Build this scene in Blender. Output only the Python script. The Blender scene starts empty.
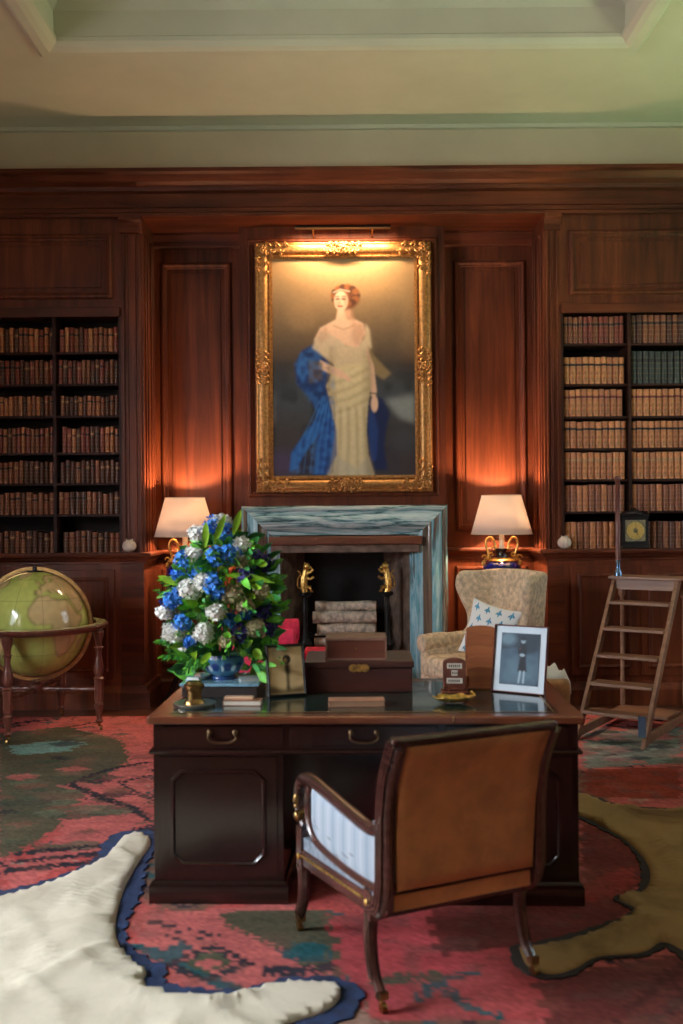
import bpy, bmesh, math, random
import numpy as np
from mathutils import Vector, Matrix, noise as mnoise

random.seed(7)
SC = bpy.context.scene
COL = SC.collection
R = math.radians

# ------------------------------------------------------------------ camera
F = 996.0            # 35 mm on a 24 mm wide upright frame, 683 px
EYE = 1.60
ROLL = R(0.45)
cam_d = bpy.data.cameras.new('camera')
cam = bpy.data.objects.new('camera', cam_d)
COL.objects.link(cam)
cam.location = (0, 0, EYE)
cam.rotation_euler = (Matrix.Rotation(R(90), 3, 'X') @ Matrix.Rotation(-ROLL, 3, 'Z')).to_euler()
cam_d.sensor_fit = 'HORIZONTAL'
cam_d.sensor_width = 24
cam_d.lens = 35
cam_d.clip_start = 0.05
cam_d.dof.use_dof = True
cam_d.dof.focus_distance = 7.6
cam_d.dof.aperture_fstop = 2.4
SC.camera = cam

# ------------------------------------------------------------------ view, world, light
SC.view_settings.view_transform = 'Standard'
SC.view_settings.look = 'None'
SC.view_settings.gamma = 1
SC.view_settings.use_curve_mapping = False
SC.view_settings.exposure = 0.0
SC.cycles.use_denoising = True
SC.cycles.max_bounces = 8
SC.cycles.sample_clamp_indirect = 4

w = bpy.data.worlds.new('world')
SC.world = w
w.use_nodes = True
w.node_tree.nodes['Background'].inputs[0].default_value = (0.75, 0.85, 1.0, 1)
w.node_tree.nodes['Background'].inputs[1].default_value = 0.3


def area(name, loc, direction, sx, sy, power, col, spread=180):
    l = bpy.data.lights.new(name, 'AREA')
    l.shape = 'RECTANGLE'
    l.size, l.size_y = sx, sy
    l.energy = power
    l.color = col
    l.spread = R(spread)
    o = bpy.data.objects.new(name, l)
    COL.objects.link(o)
    o.location = loc
    o.rotation_euler = Vector(direction).to_track_quat('-Z', 'Y').to_euler()
    return o


# room shell numbers
XL, XR, YN, YB, YR, YC = -4.6, 4.6, -3.0, 8.26, 8.75, 8.55   # walls, panelling face, recess, chimney breast
ZP, ZC = 4.41, 4.81                                            # top of panelling, ceiling
WIN = [('left', 1.55, 3.95), ('left', -1.6, 0.5), ('right', 5.5, 7.2), ('right', 1.0, 3.0)]
area('daylight_left_front', (XL - 0.1, 2.75, 2.15), (1, 0.12, -0.40), 2.3, 2.4, 620, (0.84, 0.91, 1.0), 130)
area('warm_fill_left_near', (XL - 0.1, -0.55, 2.35), (1, 0.85, 0.0), 2.0, 2.8, 58, (1.0, 0.84, 0.72), 130)  # added warm fill that brightens the chair back from behind
area('daylight_right_far', (XR + 0.1, 6.35, 2.35), (-1, -0.05, -0.35), 1.6, 2.8, 34, (0.78, 0.92, 1.0), 140)
area('lawn_light_right_near', (XR + 0.1, 2.0, 2.0), (-1, 1.1, 2.0), 1.9, 2.4, 88, (0.86, 1.0, 0.66), 90)
area('lawn_light_right_far', (XR + 0.1, 6.35, 1.6), (-1, 0.1, 1.6), 1.6, 1.2, 50, (0.52, 1.0, 0.42), 100)


# ------------------------------------------------------------------ pixel to place (a calculator only: depth is always given)
def P(px, py, d):
    dx, dy = px - 341.5, py - 512.0
    c, s = math.cos(ROLL), math.sin(ROLL)
    return Vector(((dx * c - dy * s) * d / F, d, EYE - (dx * s + dy * c) * d / F))


def FL(px, py, z=0.0):
    dx, dy = px - 341.5, py - 512.0
    c, s = math.cos(ROLL), math.sin(ROLL)
    d = F * (EYE - z) / (dx * s + dy * c)
    return Vector(((dx * c - dy * s) * d / F, d, z))


def lin(c):
    out = []
    for v in c[:3]:
        v = v / 255.0
        out.append(v / 12.92 if v <= 0.04045 else ((v + 0.055) / 1.055) ** 2.4)
    return tuple(out)


# ------------------------------------------------------------------ materials
def nt(name):
    m = bpy.data.materials.new(name)
    m.use_nodes = True
    t = m.node_tree
    return m, t, t.nodes['Principled BSDF']


def coords(t, scale=(1, 1, 1)):
    tc = t.nodes.new('ShaderNodeTexCoord')
    mp = t.nodes.new('ShaderNodeMapping')
    mp.inputs['Scale'].default_value = scale
    t.links.new(tc.outputs['Object'], mp.inputs['Vector'])
    return mp.outputs['Vector']


def ramp(t, fac, stops):
    r = t.nodes.new('ShaderNodeValToRGB')
    el = r.color_ramp.elements
    while len(el) < len(stops):
        el.new(0.5)
    for e, (p, c) in zip(el, stops):
        e.position = p
        e.color = (*lin(c), 1)
    t.links.new(fac, r.inputs['Fac'])
    return r.outputs['Color']


def noise_tex(t, vec, scale, detail=4, rough=0.55, dist=0.0):
    n = t.nodes.new('ShaderNodeTexNoise')
    n.inputs['Scale'].default_value = scale
    n.inputs['Detail'].default_value = detail
    n.inputs['Roughness'].default_value = rough
    n.inputs['Distortion'].default_value = dist
    t.links.new(vec, n.inputs['Vector'])
    return n.outputs['Fac']


def bump(t, b, height, strength, dist=0.01):
    n = t.nodes.new('ShaderNodeBump')
    n.inputs['Strength'].default_value = strength
    n.inputs['Distance'].default_value = dist
    t.links.new(height, n.inputs['Height'])
    t.links.new(n.outputs['Normal'], b.inputs['Normal'])


def plain(name, c, rough=0.5, metal=0.0, var=0.0, scale=8, bmp=0.0, bscale=60, coat=0.0):
    m, t, b = nt(name)
    b.inputs['Roughness'].default_value = rough
    b.inputs['Metallic'].default_value = metal
    b.inputs['Coat Weight'].default_value = coat
    v = coords(t)
    lo = tuple(max(0, x * (1 - var)) for x in c)
    hi = tuple(min(255, x * (1 + var * 0.6)) for x in c)
    t.links.new(ramp(t, noise_tex(t, v, scale), [(0.3, lo), (0.7, hi)]), b.inputs['Base Color'])
    if bmp:
        bump(t, b, noise_tex(t, v, bscale, 3), bmp)
    return m


def wood(name, dark, light, axis='z', rough=0.38, scale=1.0, coat=0.15):
    m, t, b = nt(name)
    s = [14 * scale, 14 * scale, 14 * scale]
    s['xyz'.index(axis)] = 0.9 * scale
    v = coords(t, s)
    f1 = noise_tex(t, v, 1.0, 7, 0.62, 0.6)
    v2 = coords(t, (0.8, 0.8, 0.5))
    f2 = noise_tex(t, v2, 1.6, 3)
    mx = t.nodes.new('ShaderNodeMath')
    mx.operation = 'MULTIPLY_ADD'
    mx.inputs[1].default_value = 0.45
    t.links.new(f2, mx.inputs[0])
    ms = t.nodes.new('ShaderNodeMath')
    ms.operation = 'MULTIPLY'
    ms.inputs[1].default_value = 0.55
    t.links.new(f1, ms.inputs[0])
    t.links.new(ms.outputs[0], mx.inputs[2])
    mid = tuple((a + c) / 2 for a, c in zip(dark, light))
    t.links.new(ramp(t, mx.outputs[0], [(0.34, dark), (0.5, mid), (0.68, light)]), b.inputs['Base Color'])
    b.inputs['Roughness'].default_value = rough
    b.inputs['Coat Weight'].default_value = coat
    b.inputs['Coat Roughness'].default_value = 0.25
    if not coat:
        b.inputs['Specular IOR Level'].default_value = 0.28
    bump(t, b, f1, 0.12, 0.004)
    return m


def painted(name, rough=0.6, fine=0.0, coat=0.0, spec=0.5):
    """material whose colour is the pattern carried by the mesh (weave, print, brushwork)"""
    m, t, b = nt(name)
    a = t.nodes.new('ShaderNodeVertexColor')
    a.layer_name = 'pattern'
    t.links.new(a.outputs['Color'], b.inputs['Base Color'])
    b.inputs['Roughness'].default_value = rough
    b.inputs['Coat Weight'].default_value = coat
    b.inputs['Specular IOR Level'].default_value = spec
    if fine:
        bump(t, b, noise_tex(t, coords(t), 260, 2), fine, 0.004)
    return m


M = {}
M['panel'] = wood('panelling_oak', (58, 25, 14), (136, 68, 38), 'z', 0.45, 1.0, 0.0)
M['panel_h'] = wood('panelling_oak_rail', (54, 23, 13), (126, 62, 35), 'x', 0.45, 1.0, 0.0)
M['shelfwood'] = wood('bookcase_oak', (34, 15, 9), (70, 34, 20), 'x', 0.6, 1.0, 0.0)
M['shelf_in'] = wood('bookcase_lining', (20, 10, 7), (36, 18, 12), 'z', 0.7, 1.0, 0.0)
M['mahog'] = wood('desk_mahogany', (24, 10, 8), (48, 21, 16), 'x', 0.2, 1.0, 0.5)
M['mahog_v'] = wood('desk_mahogany_upright', (22, 9, 7), (44, 19, 15), 'z', 0.18, 1.0, 0.5)
M['desktop'] = wood('desk_top_border', (74, 36, 22), (132, 76, 48), 'x', 0.25, 1.0, 0.5)
M['chairwood'] = wood('chair_rosewood', (52, 28, 24), (100, 62, 52), 'y', 0.22, 1.5, 0.6)
M['ladder'] = wood('ladder_oak', (96, 64, 46), (160, 118, 90), 'x', 0.45, 1.2)
M['globewood'] = wood('globe_stand_walnut', (74, 38, 30), (128, 76, 60), 'z', 0.28, 1.5, 0.4)
M['boxwood'] = wood('box_mahogany', (74, 36, 25), (120, 66, 46), 'x', 0.35, 1.5, 0.3)
M['boxdark'] = wood('chest_mahogany', (42, 19, 15), (74, 37, 28), 'x', 0.35, 1.5, 0.3)
M['rackwood'] = wood('rack_oak', (130, 70, 40), (190, 118, 70), 'x', 0.45, 1.5)
M['beam'] = wood('lintel_oak', (78, 40, 26), (140, 84, 56), 'x', 0.45)
M['plaster'] = plain('plaster', (196, 192, 170), 0.9, 0, 0.04, 1.5, 0.05, 30)
M['plaster2'] = plain('plaster_frieze', (200, 186, 156), 0.9, 0, 0.04, 1.5, 0.05, 30)
M['brass'] = plain('aged_brass', (165, 132, 84), 0.3, 1.0, 0.2, 20)
M['oldbrass'] = plain('tarnished_brass', (96, 76, 52), 0.4, 0.9, 0.2, 20)
M['gold'] = plain('gilt_metal', (220, 176, 98), 0.32, 0.9, 0.3, 50, 0.3, 90)
M['gilt'] = plain('gilt_frame', (186, 134, 78), 0.42, 0.7, 0.22, 40, 0.25, 90)
M['iron'] = plain('black_iron', (26, 24, 24), 0.5, 0.6, 0.3, 20, 0.2)
M['cobalt'] = plain('cobalt_glaze', (14, 20, 84), 0.12, 0, 0.3, 6, 0, 60, 0.6)
M['blackglaze'] = plain('black_glaze', (18, 17, 24), 0.15, 0, 0.2, 6, 0, 60, 0.5)
M['candle'] = plain('ivory_sleeve', (238, 220, 190), 0.5, 0, 0.04)
M['canvas'] = plain('brown_hessian', (236, 168, 106), 0.9, 0, 0.10, 9, 0.6, 240)
M['bluefab'] = None
M['stone'] = plain('hearth_stone', (112, 92, 78), 0.8, 0, 0.35, 9, 0.4, 40)
M['soot'] = plain('soot', (22, 19, 18), 0.9, 0, 0.3, 6, 0.4, 30)
M['bark'] = plain('birch_bark', (205, 188, 170), 0.8, 0, 0.3, 22, 0.6, 50)
M['logend'] = plain('log_end', (186, 140, 92), 0.85, 0, 0.25, 30)
M['wing'] = plain('oatmeal_wool', (216, 192, 160), 0.95, 0, 0.2, 26, 0.5, 160)
M['pink'] = plain('rose_pink_fabric', (212, 40, 78), 0.85, 0, 0.2, 12, 0.35, 120)
M['red'] = plain('crimson_fabric', (150, 34, 48), 0.85, 0, 0.25, 12, 0.35, 120)
M['tan'] = plain('tan_leather', (168, 120, 76), 0.5, 0, 0.2, 10, 0.3, 60)
M['whitecloth'] = plain('white_cloth', (222, 218, 210), 0.9, 0, 0.06, 10, 0.3, 60)
M['leather'] = plain('green_desk_leather', (34, 50, 46), 0.14, 0, 0.3, 8, 0.03, 90, 0.5)
M['tooling'] = plain('gilt_tooling', (150, 118, 66), 0.4, 0.7)
M['hide'] = None
M['felt'] = plain('navy_felt', (30, 48, 84), 0.95, 0, 0.3, 18, 0.5, 120)
M['feltdark'] = plain('dark_felt', (44, 34, 28), 0.95, 0, 0.3, 18, 0.5, 120)
M['glassblue'] = plain('blue_marbled_cover', (120, 160, 180), 0.15, 0, 0.25, 14, 0, 60, 0.6)
M['paper'] = plain('paper', (214, 206, 190), 0.8, 0, 0.05)
M['darkcover'] = plain('dark_cover', (44, 36, 34), 0.45, 0, 0.2)
M['pinkbrown'] = plain('worn_leather_cover', (156, 108, 84), 0.5, 0, 0.2, 18)
M['porcelain'] = None
M['leaf'] = plain('leaf_green', (108, 190, 60), 0.5, 0, 0.45, 16)
M['leaf2'] = plain('leaf_deep_green', (56, 132, 60), 0.5, 0, 0.4, 16)
M['leaf3'] = plain('leaf_lime', (140, 190, 40), 0.5, 0, 0.3, 16)
M['petal_w'] = plain('petal_white', (250, 250, 240), 0.7, 0, 0.06, 30)
M['petal_c'] = plain('petal_cream', (206, 194, 156), 0.7, 0, 0.15, 30)
M['petal_b'] = plain('petal_blue', (60, 136, 255), 0.6, 0, 0.3, 30)
M['petal_v'] = plain('petal_violet', (66, 58, 140), 0.6, 0, 0.3, 30)
M['shell'] = plain('cream_shell', (226, 208, 190), 0.6, 0, 0.1, 12, 0.5, 30)
M['silver'] = plain('pewter', (176, 172, 166), 0.3, 0.9, 0.1)
M['blackwood'] = plain('ebonised_wood', (20, 16, 16), 0.5, 0, 0.2, 10)
M['mat_board'] = plain('white_mount', (206, 218, 226), 0.7, 0, 0.03)
M['rimwood'] = plain('frame_edge', (120, 64, 58), 0.35, 0, 0.1)
M['steel'] = plain('blued_steel', (120, 150, 180), 0.25, 0.9, 0.1)
M['paintmat'] = painted('oil_paint', 0.5, 0.05, 0.0, 0.35)
M['print'] = painted('photo_print', 0.5, 0, 0, .2)
M['weave'] = painted('carpet_wool', 0.95, 0.9, 0.0, 0.1)
M['cloth_print'] = painted('printed_cloth', 0.9, 0.25, 0.0, 0.1)
M['globemap'] = painted('varnished_globe_map', 0.16, 0.0, 0.6)
M['porcelain'] = painted('blue_porcelain', 0.12, 0, 0.6)
M['winframe'] = plain('window_paint', (220, 216, 206), 0.5, 0, 0.03)


def hide_mat(name, c, vein):
    m, t, b = nt(name)
    v = coords(t)
    n1 = noise_tex(t, v, 2.3, 5, 0.6, 0.4)
    b.inputs['Roughness'].default_value = 0.9
    b.inputs['Specular IOR Level'].default_value = 0.15
    t.links.new(ramp(t, n1, [(0.3, vein), (0.48, c), (0.75, tuple(min(255, x * 1.06) for x in c))]), b.inputs['Base Color'])
    bump(t, b, noise_tex(t, v, 5, 4, .5, .8), 0.35, 0.02)
    return m


M['hide'] = hide_mat('cream_hide', (226, 217, 196), (190, 178, 154))
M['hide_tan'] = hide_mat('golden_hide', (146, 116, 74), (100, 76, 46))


def marble(name, axis, browns, brownish=False):
    m, t, b = nt(name)
    s = [1.1, 1.1, 1.1]
    s['xyz'.index(axis)] = 0.10
    v = coords(t, s)
    wv = noise_tex(t, v, 10.0 if not browns else 7.0, 6, 0.6, 0.35)
    cols = [(0.30, (54, 78, 82)), (0.37, (140, 176, 180)), (0.43, (204, 222, 222)), (0.475, (130, 172, 176)), (0.50, (48, 74, 78)),
            (0.525, (140, 180, 184)), (0.60, (214, 226, 226)), (0.68, (96, 136, 140))]
    if browns:
        cols = [(0.28, (86, 150, 172)), (0.40, (178, 216, 226)), (0.46, (108, 170, 188)), (0.52, (160, 206, 218)), (0.555, (96, 140, 152)), (0.59, (106, 86, 72)),
                (0.66, (146, 126, 104)), (0.70, (118, 172, 186))]
    if brownish:
        cols = [(0.32, (70, 58, 50)), (0.42, (118, 100, 82)), (0.48, (86, 84, 78)), (0.53, (150, 132, 110)), (0.58, (80, 66, 58)), (0.66, (134, 116, 96))]
    t.links.new(ramp(t, wv, cols), b.inputs['Base Color'])
    b.inputs['Roughness'].default_value = 0.18
    b.inputs['Coat Weight'].default_value = 0.4
    return m


M['marble_h'] = marble('veined_marble_lintel', 'x', False)
M['marble_v'] = marble('veined_marble_jamb', 'z', True)
M['marble_b'] = marble('brown_banded_marble_jamb', 'z', True, True)


def shade_mat(name, c):
    m, t, b = nt(name)
    out = t.nodes['Material Output']
    d = t.nodes.new('ShaderNodeBsdfDiffuse')
    tr = t.nodes.new('ShaderNodeBsdfTranslucent')
    d.inputs[0].default_value = (*lin(c), 1)
    tr.inputs[0].default_value = (*lin(c), 1)
    mx = t.nodes.new('ShaderNodeMixShader')
    mx.inputs[0].default_value = 0.42
    t.links.new(d.outputs[0], mx.inputs[1])
    t.links.new(tr.outputs[0], mx.inputs[2])
    t.links.new(mx.outputs[0], out.inputs[0])
    t.nodes.remove(b)
    return m


M['shade'] = shade_mat('silk_shade', (250, 240, 230))


def glass_mat():
    m, t, b = nt('window_glass')
    b.inputs['Transmission Weight'].default_value = 1
    b.inputs['Roughness'].default_value = 0
    b.inputs['IOR'].default_value = 1.01
    return m


M['glass'] = glass_mat()


# ------------------------------------------------------------------ mesh builder
class MB:
    def __init__(s):
        s.b = bmesh.new()

    def face(s, vs, mi=0):
        try:
            f = s.b.faces.new(vs)
            f.material_index = mi
            return f
        except ValueError:
            return None

    def box(s, x0, x1, y0, y1, z0, z1, mi=0):
        v = [s.b.verts.new((x, y, z)) for x in (x0, x1) for y in (y0, y1) for z in (z0, z1)]
        for q in ((0, 1, 3, 2), (4, 6, 7, 5), (0, 4, 5, 1), (2, 3, 7, 6), (0, 2, 6, 4), (1, 5, 7, 3)):
            s.face([v[i] for i in q], mi)
        return s

    def obox(s, mat, sx, sy, sz, mi=0):
        v = [s.b.verts.new(mat @ Vector((x * sx / 2, y * sy / 2, z * sz / 2))) for x in (-1, 1) for y in (-1, 1) for z in (-1, 1)]
        for q in ((0, 1, 3, 2), (4, 6, 7, 5), (0, 4, 5, 1), (2, 3, 7, 6), (0, 2, 6, 4), (1, 5, 7, 3)):
            s.face([v[i] for i in q], mi)
        return s

    def beam(s, a, b_, wx, wy, up=(0, 0, 1), mi=0):
        a, b_ = Vector(a), Vector(b_)
        d = (b_ - a)
        L = d.length
        z = d.normalized()
        x = Vector(up).cross(z)
        if x.length < 1e-4:
            x = Vector((1, 0, 0)).cross(z)
        x.normalize()
        y = z.cross(x)
        m = Matrix((x, y, z)).transposed().to_4x4()
        m.translation = (a + b_) / 2
        return s.obox(m, wx, wy, L, mi)

    def rings(s, rings, closed=True, cap=True, mi=0, seg_mi=None):
        vs = [[s.b.verts.new(p) for p in r] for r in rings]
        n = len(vs[0])
        for k in range(len(vs) - 1):
            for i in range(n if closed else n - 1):
                j = (i + 1) % n
                s.face([vs[k][i], vs[k][j], vs[k + 1][j], vs[k + 1][i]], seg_mi[k] if seg_mi else mi)
        if cap and closed:
            s.face(vs[0][::-1], mi)
            s.face(vs[-1], mi)
        return s

    def lathe(s, prof, c=(0, 0, 0), n=20, mi=0, seg_mi=None, cap=True):
        c = Vector(c)
        rr = [[c + Vector((max(r, 1e-4) * math.cos(2 * math.pi * i / n), max(r, 1e-4) * math.sin(2 * math.pi * i / n), z)) for i in range(n)]
              for r, z in prof]
        return s.rings(rr, True, cap, mi, seg_mi)

    def tube(s, pts, rad, n=8, mi=0, flat=1.0, up=None):
        pts = [Vector(p) for p in pts]
        if not isinstance(rad, (list, tuple)):
            rad = [rad] * len(pts)
        u = Vector(up) if up else None
        rr = []
        prev = None
        for i, p in enumerate(pts):
            t = (pts[min(i + 1, len(pts) - 1)] - pts[max(i - 1, 0)]).normalized()
            if u is not None:
                a = u - t * u.dot(t)
            elif prev is None:
                a = Vector((0, 0, 1)) if abs(t.z) < 0.9 else Vector((1, 0, 0))
                a = a - t * a.dot(t)
            else:
                a = prev - t * prev.dot(t)
            a.normalize()
            prev = a
            b_ = t.cross(a)
            r = rad[i]
            rr.append([p + a * (r * flat * math.cos(2 * math.pi * k / n)) + b_ * (r * math.sin(2 * math.pi * k / n)) for k in range(n)])
        return s.rings(rr, True, True, mi)

    def ball(s, c, r, mi=0, n=10, m=7):
        if not isinstance(r, (tuple, list)):
            r = (r, r, r)
        c = Vector(c)
        rr = []
        for j in range(m + 1):
            ph = -math.pi / 2 + math.pi * j / m
            q = max(math.cos(ph), 1e-3)
            rr.append([c + Vector((r[0] * q * math.cos(2 * math.pi * i / n), r[1] * q * math.sin(2 * math.pi * i / n), r[2] * math.sin(ph))) for i in range(n)])
        return s.rings(rr, True, True, mi)

    def sweep(s, path, prof, nrm, closed=False, only=None, mi=0, closeprof=True, pmi=None):
        nrm = Vector(nrm)
        path = [Vector(p) for p in path]
        N = len(path)
        seg = [(path[(i + 1) % N] - path[i]).normalized() for i in range(N if closed else N - 1)]
        side = [t.cross(nrm).normalized() for t in seg]
        rr = []
        for i in range(N):
            if closed:
                s1, s2 = side[i - 1], side[i]
            else:
                s1, s2 = side[max(i - 1, 0)], side[min(i, N - 2)]
            m = (s1 + s2) / (1 + s1.dot(s2))
            rr.append([path[i] + m * a + nrm * b_ for a, b_ in prof])
        if closed:
            rr.append(rr[0])
        n = len(prof)
        for k in range(len(rr) - 1):
            if only is not None and k not in only:
                continue
            va = [s.b.verts.new(p) for p in rr[k]]
            vb = [s.b.verts.new(p) for p in rr[k + 1]]
            for i in range(n if closeprof else n - 1):
                j = (i + 1) % n
                s.face([va[i], va[j], vb[j], vb[i]], pmi[i] if pmi else mi)
            if closeprof and (not closed or only is not None):
                s.face(va[::-1], mi)
                s.face(vb, mi)
        return s

    def poly(s, pts, z0, z1, mi=0, mside=None):
        a = [s.b.verts.new((p[0], p[1], z0)) for p in pts]
        b_ = [s.b.verts.new((p[0], p[1], z1)) for p in pts]
        n = len(pts)
        s.face(a[::-1], mi)
        s.face(b_, mi)
        for i in range(n):
            s.face([a[i], a[(i + 1) % n], b_[(i + 1) % n], b_[i]], mi if mside is None else mside)
        return s

    def extr(s, pts, mat, depth, mi=0):
        """polygon (u,v) placed by mat, extruded along mat's z by depth"""
        a = [s.b.verts.new(mat @ Vector((p[0], p[1], 0))) for p in pts]
        b_ = [s.b.verts.new(mat @ Vector((p[0], p[1], depth))) for p in pts]
        n = len(pts)
        s.face(a[::-1], mi)
        s.face(b_, mi)
        for i in range(n):
            s.face([a[i], a[(i + 1) % n], b_[(i + 1) % n], b_[i]], mi)
        return s

    def xf(s, m):
        bmesh.ops.transform(s.b, matrix=m, verts=s.b.verts)
        return s

    def mesh(s, name, mats, smooth=False, bevel=0.0, bseg=2):
        bmesh.ops.remove_doubles(s.b, verts=s.b.verts, dist=1e-6)
        if bevel:
            es = [e for e in s.b.edges if len(e.link_faces) == 2 and e.calc_face_angle(0) > 0.6]
            if es:
                bmesh.ops.bevel(s.b, geom=es, offset=bevel, segments=bseg, profile=0.5, affect='EDGES', clamp_overlap=True)
        bmesh.ops.recalc_face_normals(s.b, faces=s.b.faces)
        me = bpy.data.meshes.new(name)
        s.b.to_mesh(me)
        s.b.free()
        for m in (mats if isinstance(mats, (list, tuple)) else [mats]):
            me.materials.append(m)
        if smooth:
            me.shade_smooth()
            if smooth != 'all':
                me.set_sharp_from_angle(angle=R(40))
        return me

    def done(s, name, mats, parent=None, smooth=False, bevel=0.0, bseg=2):
        o = bpy.data.objects.new(name, s.mesh(name, mats, smooth, bevel, bseg))
        COL.objects.link(o)
        if parent:
            o.parent = parent
        return o


def thing(name, label, cat, loc=(0, 0, 0), rz=0.0, group=None):
    o = bpy.data.objects.new(name, None)
    o.empty_display_size = 0.1
    COL.objects.link(o)
    o.location = loc
    o.rotation_euler = (0, 0, rz)
    return tag(o, label, cat, group)


def tag(o, label, cat, group=None):
    o['label'] = label
    o['category'] = cat
    if group:
        o['group'] = group
    return o


def structure(o):
    o['kind'] = 'structure'
    return o


def crom(pts, n=6):
    pts = [Vector(p) for p in pts]
    q = [pts[0]] + pts + [pts[-1]]
    out = []
    for i in range(1, len(q) - 2):
        a, b_, c, d = q[i - 1], q[i], q[i + 1], q[i + 2]
        for k in range(n):
            t = k / n
            out.append(0.5 * ((2 * b_) + (c - a) * t + (2 * a - 5 * b_ + 4 * c - d) * t * t + (3 * b_ - a - 3 * c + d) * t ** 3))
    out.append(pts[-1])
    return out


def rect_path(x0, x1, z0, z1, y):
    return [(x0, y, z0), (x1, y, z0), (x1, y, z1), (x0, y, z1)]


# raster painting on meshes ------------------------------------------
class Raster:
    """a colour pattern over u (left-right) and v (top-down), carried by a mesh as its own pattern"""

    def __init__(s, W, H, base, u0=0, u1=1, v0=0, v1=1):
        s.W, s.H = W, H
        s.U, s.V = np.meshgrid(np.linspace(u0, u1, W), np.linspace(v0, v1, H))
        s.px = (u1 - u0) / W
        s.A = np.zeros((H, W, 3)) + np.array(lin(base))

    def put(s, mask, c, alpha=1.0):
        m = (mask * alpha)[..., None]
        s.A = s.A * (1 - m) + np.array(lin(c)) * m

    @staticmethod
    def blur(m, k):
        for _ in range(2):
            for ax in (0, 1):
                c = np.zeros_like(m)
                for d in range(-k, k + 1):
                    c += np.roll(m, d, ax)
                m = c / (2 * k + 1)
        return m

    def poly_mask(s, pts, soft=1):
        m = np.zeros(s.U.shape, bool)
        n = len(pts)
        for i in range(n):
            x1, y1 = pts[i]
            x2, y2 = pts[(i + 1) % n]
            if y1 == y2:
                continue
            c = ((s.V >= min(y1, y2)) & (s.V < max(y1, y2)))
            xi = x1 + (s.V - y1) * (x2 - x1) / (y2 - y1)
            m ^= c & (s.U < xi)
        m = m.astype(float)
        return s.blur(m, soft) if soft else m

    def poly(s, pts, c, soft=1, alpha=1.0):
        s.put(s.poly_mask(pts, soft), c, alpha)

    def ell(s, cx, cy, rx, ry, c, soft=0.2, alpha=1.0, ang=0):
        dx, dy = s.U - cx, s.V - cy
        if ang:
            dx, dy = dx * math.cos(ang) + dy * math.sin(ang), -dx * math.sin(ang) + dy * math.cos(ang)
        q = np.sqrt((dx / rx) ** 2 + (dy / ry) ** 2)
        s.put(np.clip((1 - q) / max(soft, 1e-3) + 0.5, 0, 1), c, alpha)

    def line(s, pts, w_, c, alpha=1.0, soft=0.5):
        m = np.zeros(s.U.shape)
        for (x1, y1), (x2, y2) in zip(pts[:-1], pts[1:]):
            dx, dy = x2 - x1, y2 - y1
            L = dx * dx + dy * dy + 1e-12
            t = np.clip(((s.U - x1) * dx + (s.V - y1) * dy) / L, 0, 1)
            d = np.hypot(s.U - x1 - t * dx, s.V - y1 - t * dy)
            m = np.maximum(m, np.clip((w_ / 2 - d) / (w_ * soft + 1e-9) + 0.5, 0, 1))
        s.put(m, c, alpha)

    def grain(s, amp, k=0, seed=1):
        rng = np.random.RandomState(seed)
        g = rng.randn(s.H, s.W)
        if k:
            g = s.blur(g, k)
            g /= g.std()
        s.A = np.clip(s.A * (1 + amp * g[..., None]), 0, 1)


def smooth_noise(H, W, cell, seed):
    rng = np.random.RandomState(seed)
    gh, gw = int(H / cell) + 3, int(W / cell) + 3
    g = rng.rand(gh, gw)
    y = np.arange(H) / cell
    x = np.arange(W) / cell
    yi, xi = y.astype(int), x.astype(int)
    fy, fx = y - yi, x - xi
    fy = (fy * fy * (3 - 2 * fy))[:, None]
    fx = (fx * fx * (3 - 2 * fx))[None]
    a = g[yi][:, xi]
    b_ = g[yi][:, xi + 1]
    c = g[yi + 1][:, xi]
    d = g[yi + 1][:, xi + 1]
    return (a * (1 - fx) + b_ * fx) * (1 - fy) + (c * (1 - fx) + d * fx) * fy


def raster_mesh(name, ras, pos, mat, parent=None, smooth=True, back=None):
    """grid mesh; pos(u01, v01) -> xyz arrays"""
    H, W = ras.A.shape[:2]
    u = np.linspace(0, 1, W)
    v = np.linspace(0, 1, H)
    UU, VV = np.meshgrid(u, v)
    X, Y, Z = pos(UU, VV)
    co = np.stack([X, Y, Z], -1).reshape(-1, 3)
    idx = np.arange(H * W).reshape(H, W)
    q = np.stack([idx[:-1, :-1], idx[1:, :-1], idx[1:, 1:], idx[:-1, 1:]], -1).reshape(-1, 4)
    me = bpy.data.meshes.new(name)
    me.vertices.add(len(co))
    me.vertices.foreach_set('co', co.ravel())
    me.loops.add(q.size)
    me.loops.foreach_set('vertex_index', q.ravel().astype(np.int32))
    me.polygons.add(len(q))
    me.polygons.foreach_set('loop_start', np.arange(0, q.size, 4, dtype=np.int32))
    me.update(calc_edges=True)
    at = me.color_attributes.new('pattern', 'FLOAT_COLOR', 'POINT')
    c = np.ones((H * W, 4))
    c[:, :3] = ras.A.reshape(-1, 3)
    at.data.foreach_set('color', c.ravel())
    me.materials.append(mat)
    if smooth:
        me.shade_smooth()
    o = bpy.data.objects.new(name, me)
    COL.objects.link(o)
    if parent:
        o.parent = parent
    return o


# ================================================================== SETTING
b = MB().box(XL - .3, XR + .3, YN - .3, 9.6, -0.2, 0)
structure(b.done('floor', wood('floor_boards', (62, 32, 20), (104, 58, 36), 'x', 0.35)))

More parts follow.
